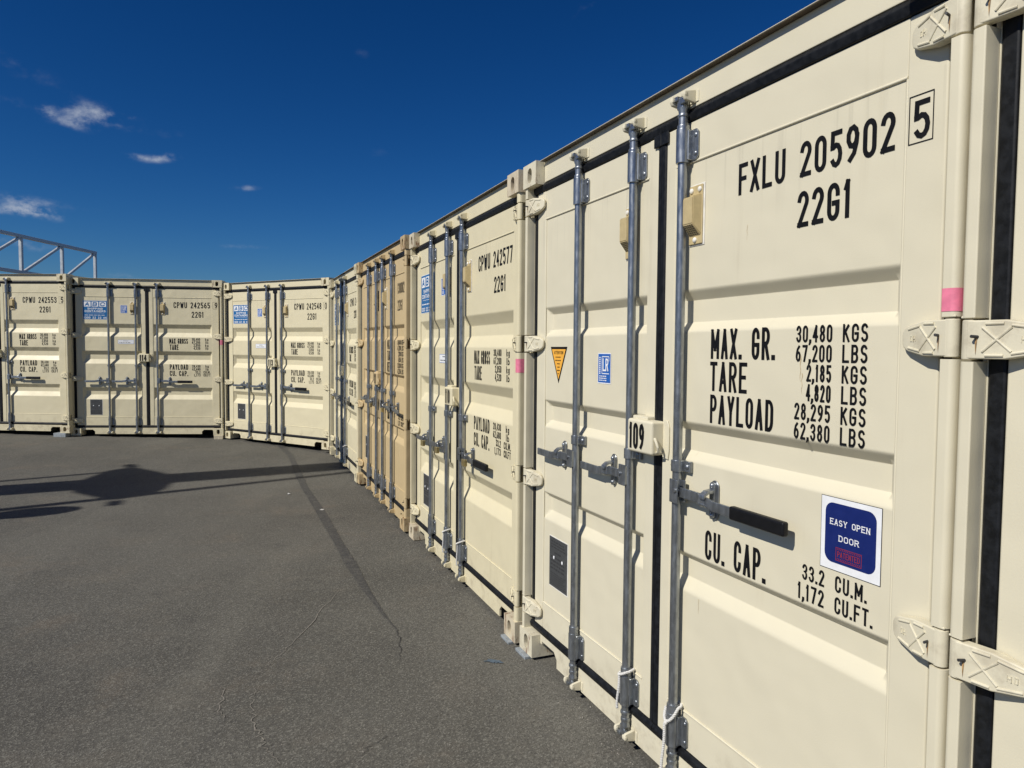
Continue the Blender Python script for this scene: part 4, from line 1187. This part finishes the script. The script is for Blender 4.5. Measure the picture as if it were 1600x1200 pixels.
for i, (x, y) in enumerate(((-2.443, 7.797), (-1.892, 7.079))):
    bm = bmesh.new(); rr = random.Random(i + 4)
    vs = [bm.verts.new((.024 * math.cos(a) * rr.uniform(.7, 1.2), .020 * math.sin(a) * rr.uniform(.7, 1.2), rr.uniform(.002, .010))) for a in [k * 1.047 for k in range(6)]]
    c = bm.verts.new((0, 0, .012))
    for k in range(6): bm.faces.new((vs[k], vs[(k + 1) % 6], c))
    bmesh.ops.solidify(bm, geom=list(bm.faces), thickness=.001)
    me = bpy.data.meshes.new('paper_scrap'); bm.to_mesh(me); bm.free(); me.materials.append(MT['paper'])
    o = link('paper_scrap', me); o.location = (x, y, gz(x, y) + .002)
    tag(o, ('small white scrap on the asphalt just below the long pole shadow', 'small white scrap lying on the dark joint line of the asphalt')[i], 'litter')

def grit():
    rr = random.Random(21); mb = MB(); bm = mb.bm; mb.mi('grit')
    for k, n in ((109, 420), (110, 340), (111, 220), (108, 160), (113, 120), (114, 120)):
        for i in range(n):
            u = rr.uniform(-.02, W); d = -abs(rr.gauss(0, .09)) + rr.uniform(-.0, .09)
            if rr.random() < .12: d = -rr.uniform(0, 1.4)
            p = wpt(k, u, d, 0); r = rr.uniform(.0014, .0045) * (1.6 if rr.random() < .06 else 1)
            z = gz(p.x, p.y)
            v = [bm.verts.new((p.x + r * rr.uniform(.6, 1.3) * math.cos(a), p.y + r * rr.uniform(.6, 1.3) * math.sin(a), z + .0002)) for a in (0.3, 1.9, 3.3, 4.9)]
            tp = bm.verts.new((p.x + rr.uniform(-.3, .3) * r, p.y + rr.uniform(-.3, .3) * r, z + r * rr.uniform(.6, 1.1)))
            for q in range(4): bm.faces.new((v[q], v[(q + 1) % 4], tp))
    return mb.mesh('grit', angle=20)
tag(link('grit', grit()), 'loose grit swept against the foot of the containers', 'grit', kind='stuff')

# ------------------------------------------------------------------ steel truss behind the left containers
def truss():
    t = bpy.data.objects.new('steel_truss', None); COL.objects.link(t); t.location = (-14.0, 17.0, 0.1)
    tag(t, 'pale square tube truss with diagonals rising behind the leftmost container', 'truss')
    X0 = Vector((-14.0, 17.0, 0.1))
    def beam(name, a, b, w_):
        mb = MB(); a = Vector(a) - X0; b = Vector(b) - X0; d = b - a
        q = d.to_track_quat('Z', 'X').to_matrix().to_4x4()
        mb.box(-w_ / 2, w_ / 2, -w_ / 2, w_ / 2, -d.length / 2, d.length / 2, 'truss', w_ * .12, 2, Matrix.Translation((a + b) / 2) @ q)
        link(name, mb.mesh(name), t)
    x = -14.0; zt, zb = 4.60, 3.58
    ys = [13.0, 14.87, 16.75, 18.62, 20.5, 22.36, 24.12]
    beam('top_chord', (x, ys[0], zt), (x, ys[-1] + .05, zt), .095)
    beam('bottom_chord', (x, ys[0], zb), (x, ys[-1], zb), .095)
    for i, y in enumerate(ys):
        beam('upright', (x, y, zb if i not in (0, 3, 6) else 0.1), (x, y, zt - .05), .085)
        if i: beam('diagonal', (x + .006, ys[i - 1] + .08, zb + .02), (x + .006, y - .07, zt - .05), .07)
truss()

# ------------------------------------------------------------------ unseen shadow casters added out of frame, shaped for the shadows on the yard
sd = Vector((math.sin(SUN_AZ), math.cos(SUN_AZ), 0)); sl = Vector((math.sin(SUN_AZ + math.pi / 2), math.cos(SUN_AZ + math.pi / 2), 0))
wall = Vector((-2.278, 9.651, 0)); tanE = math.tan(SUN_EL); DIST = 9.0
base = wall - sd * DIST; base.z = gz(base.x, base.y)
def caster():
    t = bpy.data.objects.new('shadow_mast', None); COL.objects.link(t); t.location = base
    t.rotation_euler = (0, 0, -SUN_AZ)       # local y runs along the light, x across it
    tag(t, 'tall mast with a diamond board, unseen, added to cast the long yard shadow', 'caster')
    def Z(s_): return (DIST + s_) * tanE
    mb = MB(); mb.prism([(-.95, 0), (-.35, 0), (.22, Z(-.1)), (.13, Z(.1)), (.13, 12.6), (-.22, 12.6), (-.22, Z(.1)), (-.36, Z(-.1))], -.15, .15, 'y', 'caster', .01, 1); link('pole', mb.mesh('pole'), t)  # outline bent so its shadow follows the wanted line on ground and wall
    P = [(-1.20, -2.27), (-.72, -2.10), (-.43, -2.02), (-.08, -2.05), (.42, -2.28), (.68, -2.52), (.74, -2.80), (.15, -3.04), (-.35, -3.00), (-1.08, -2.52)]
    mb = MB(); mb.prism([(a, Z(b)) for a, b in P], -.26, -.16, 'y', 'caster', .01, 1); link('board', mb.mesh('board'), t)
    mb = MB(); mb.cyl((1.10, -.2, 0), (.43, -.2, Z(0)), .085, 'caster', r1=.055, n=12); link('stay', mb.mesh('stay'), t)
    mb = MB(); mb.cyl((-.66, -.2, Z(-6.5)), (-.98, -.2, Z(-2.5)), .04, 'caster', n=10); link('stay', mb.mesh('stay'), t)
    mb = MB(); mb.cyl((-1.45, -.2, Z(-2.27)), (-1.2, -.2, Z(-2.27)), .05, 'caster', n=10); mb.cyl((.8, -.2, Z(-2.80)), (1.02, -.2, Z(-2.86)), .05, 'caster', n=10); link('crossbar', mb.mesh('crossbar'), t)
caster()
def lamp():
    tip = wall - sd * 3.3 + sl * 0.97; b = tip - sd * 4.0  # added post out of view, placed for the small rounded shadow
    t = bpy.data.objects.new('lamp_post', None); COL.objects.link(t); t.location = (b.x, b.y, gz(b.x, b.y)); t.rotation_euler = (0, 0, -SUN_AZ)
    tag(t, 'stout round-topped post, unseen, added to cast the short shadow at the left edge', 'post')
    h = 4.0 * tanE
    mb = MB(); mb.cyl((0, 0, 0), (0, 0, h - .3), .16, 'caster', n=20); link('pole', mb.mesh('pole'), t)
    mb = MB(); mb.ball((0, 0, h - .32), .2, 'caster', 1, 1, 1.5, 20); link('head', mb.mesh('head'), t)
lamp()
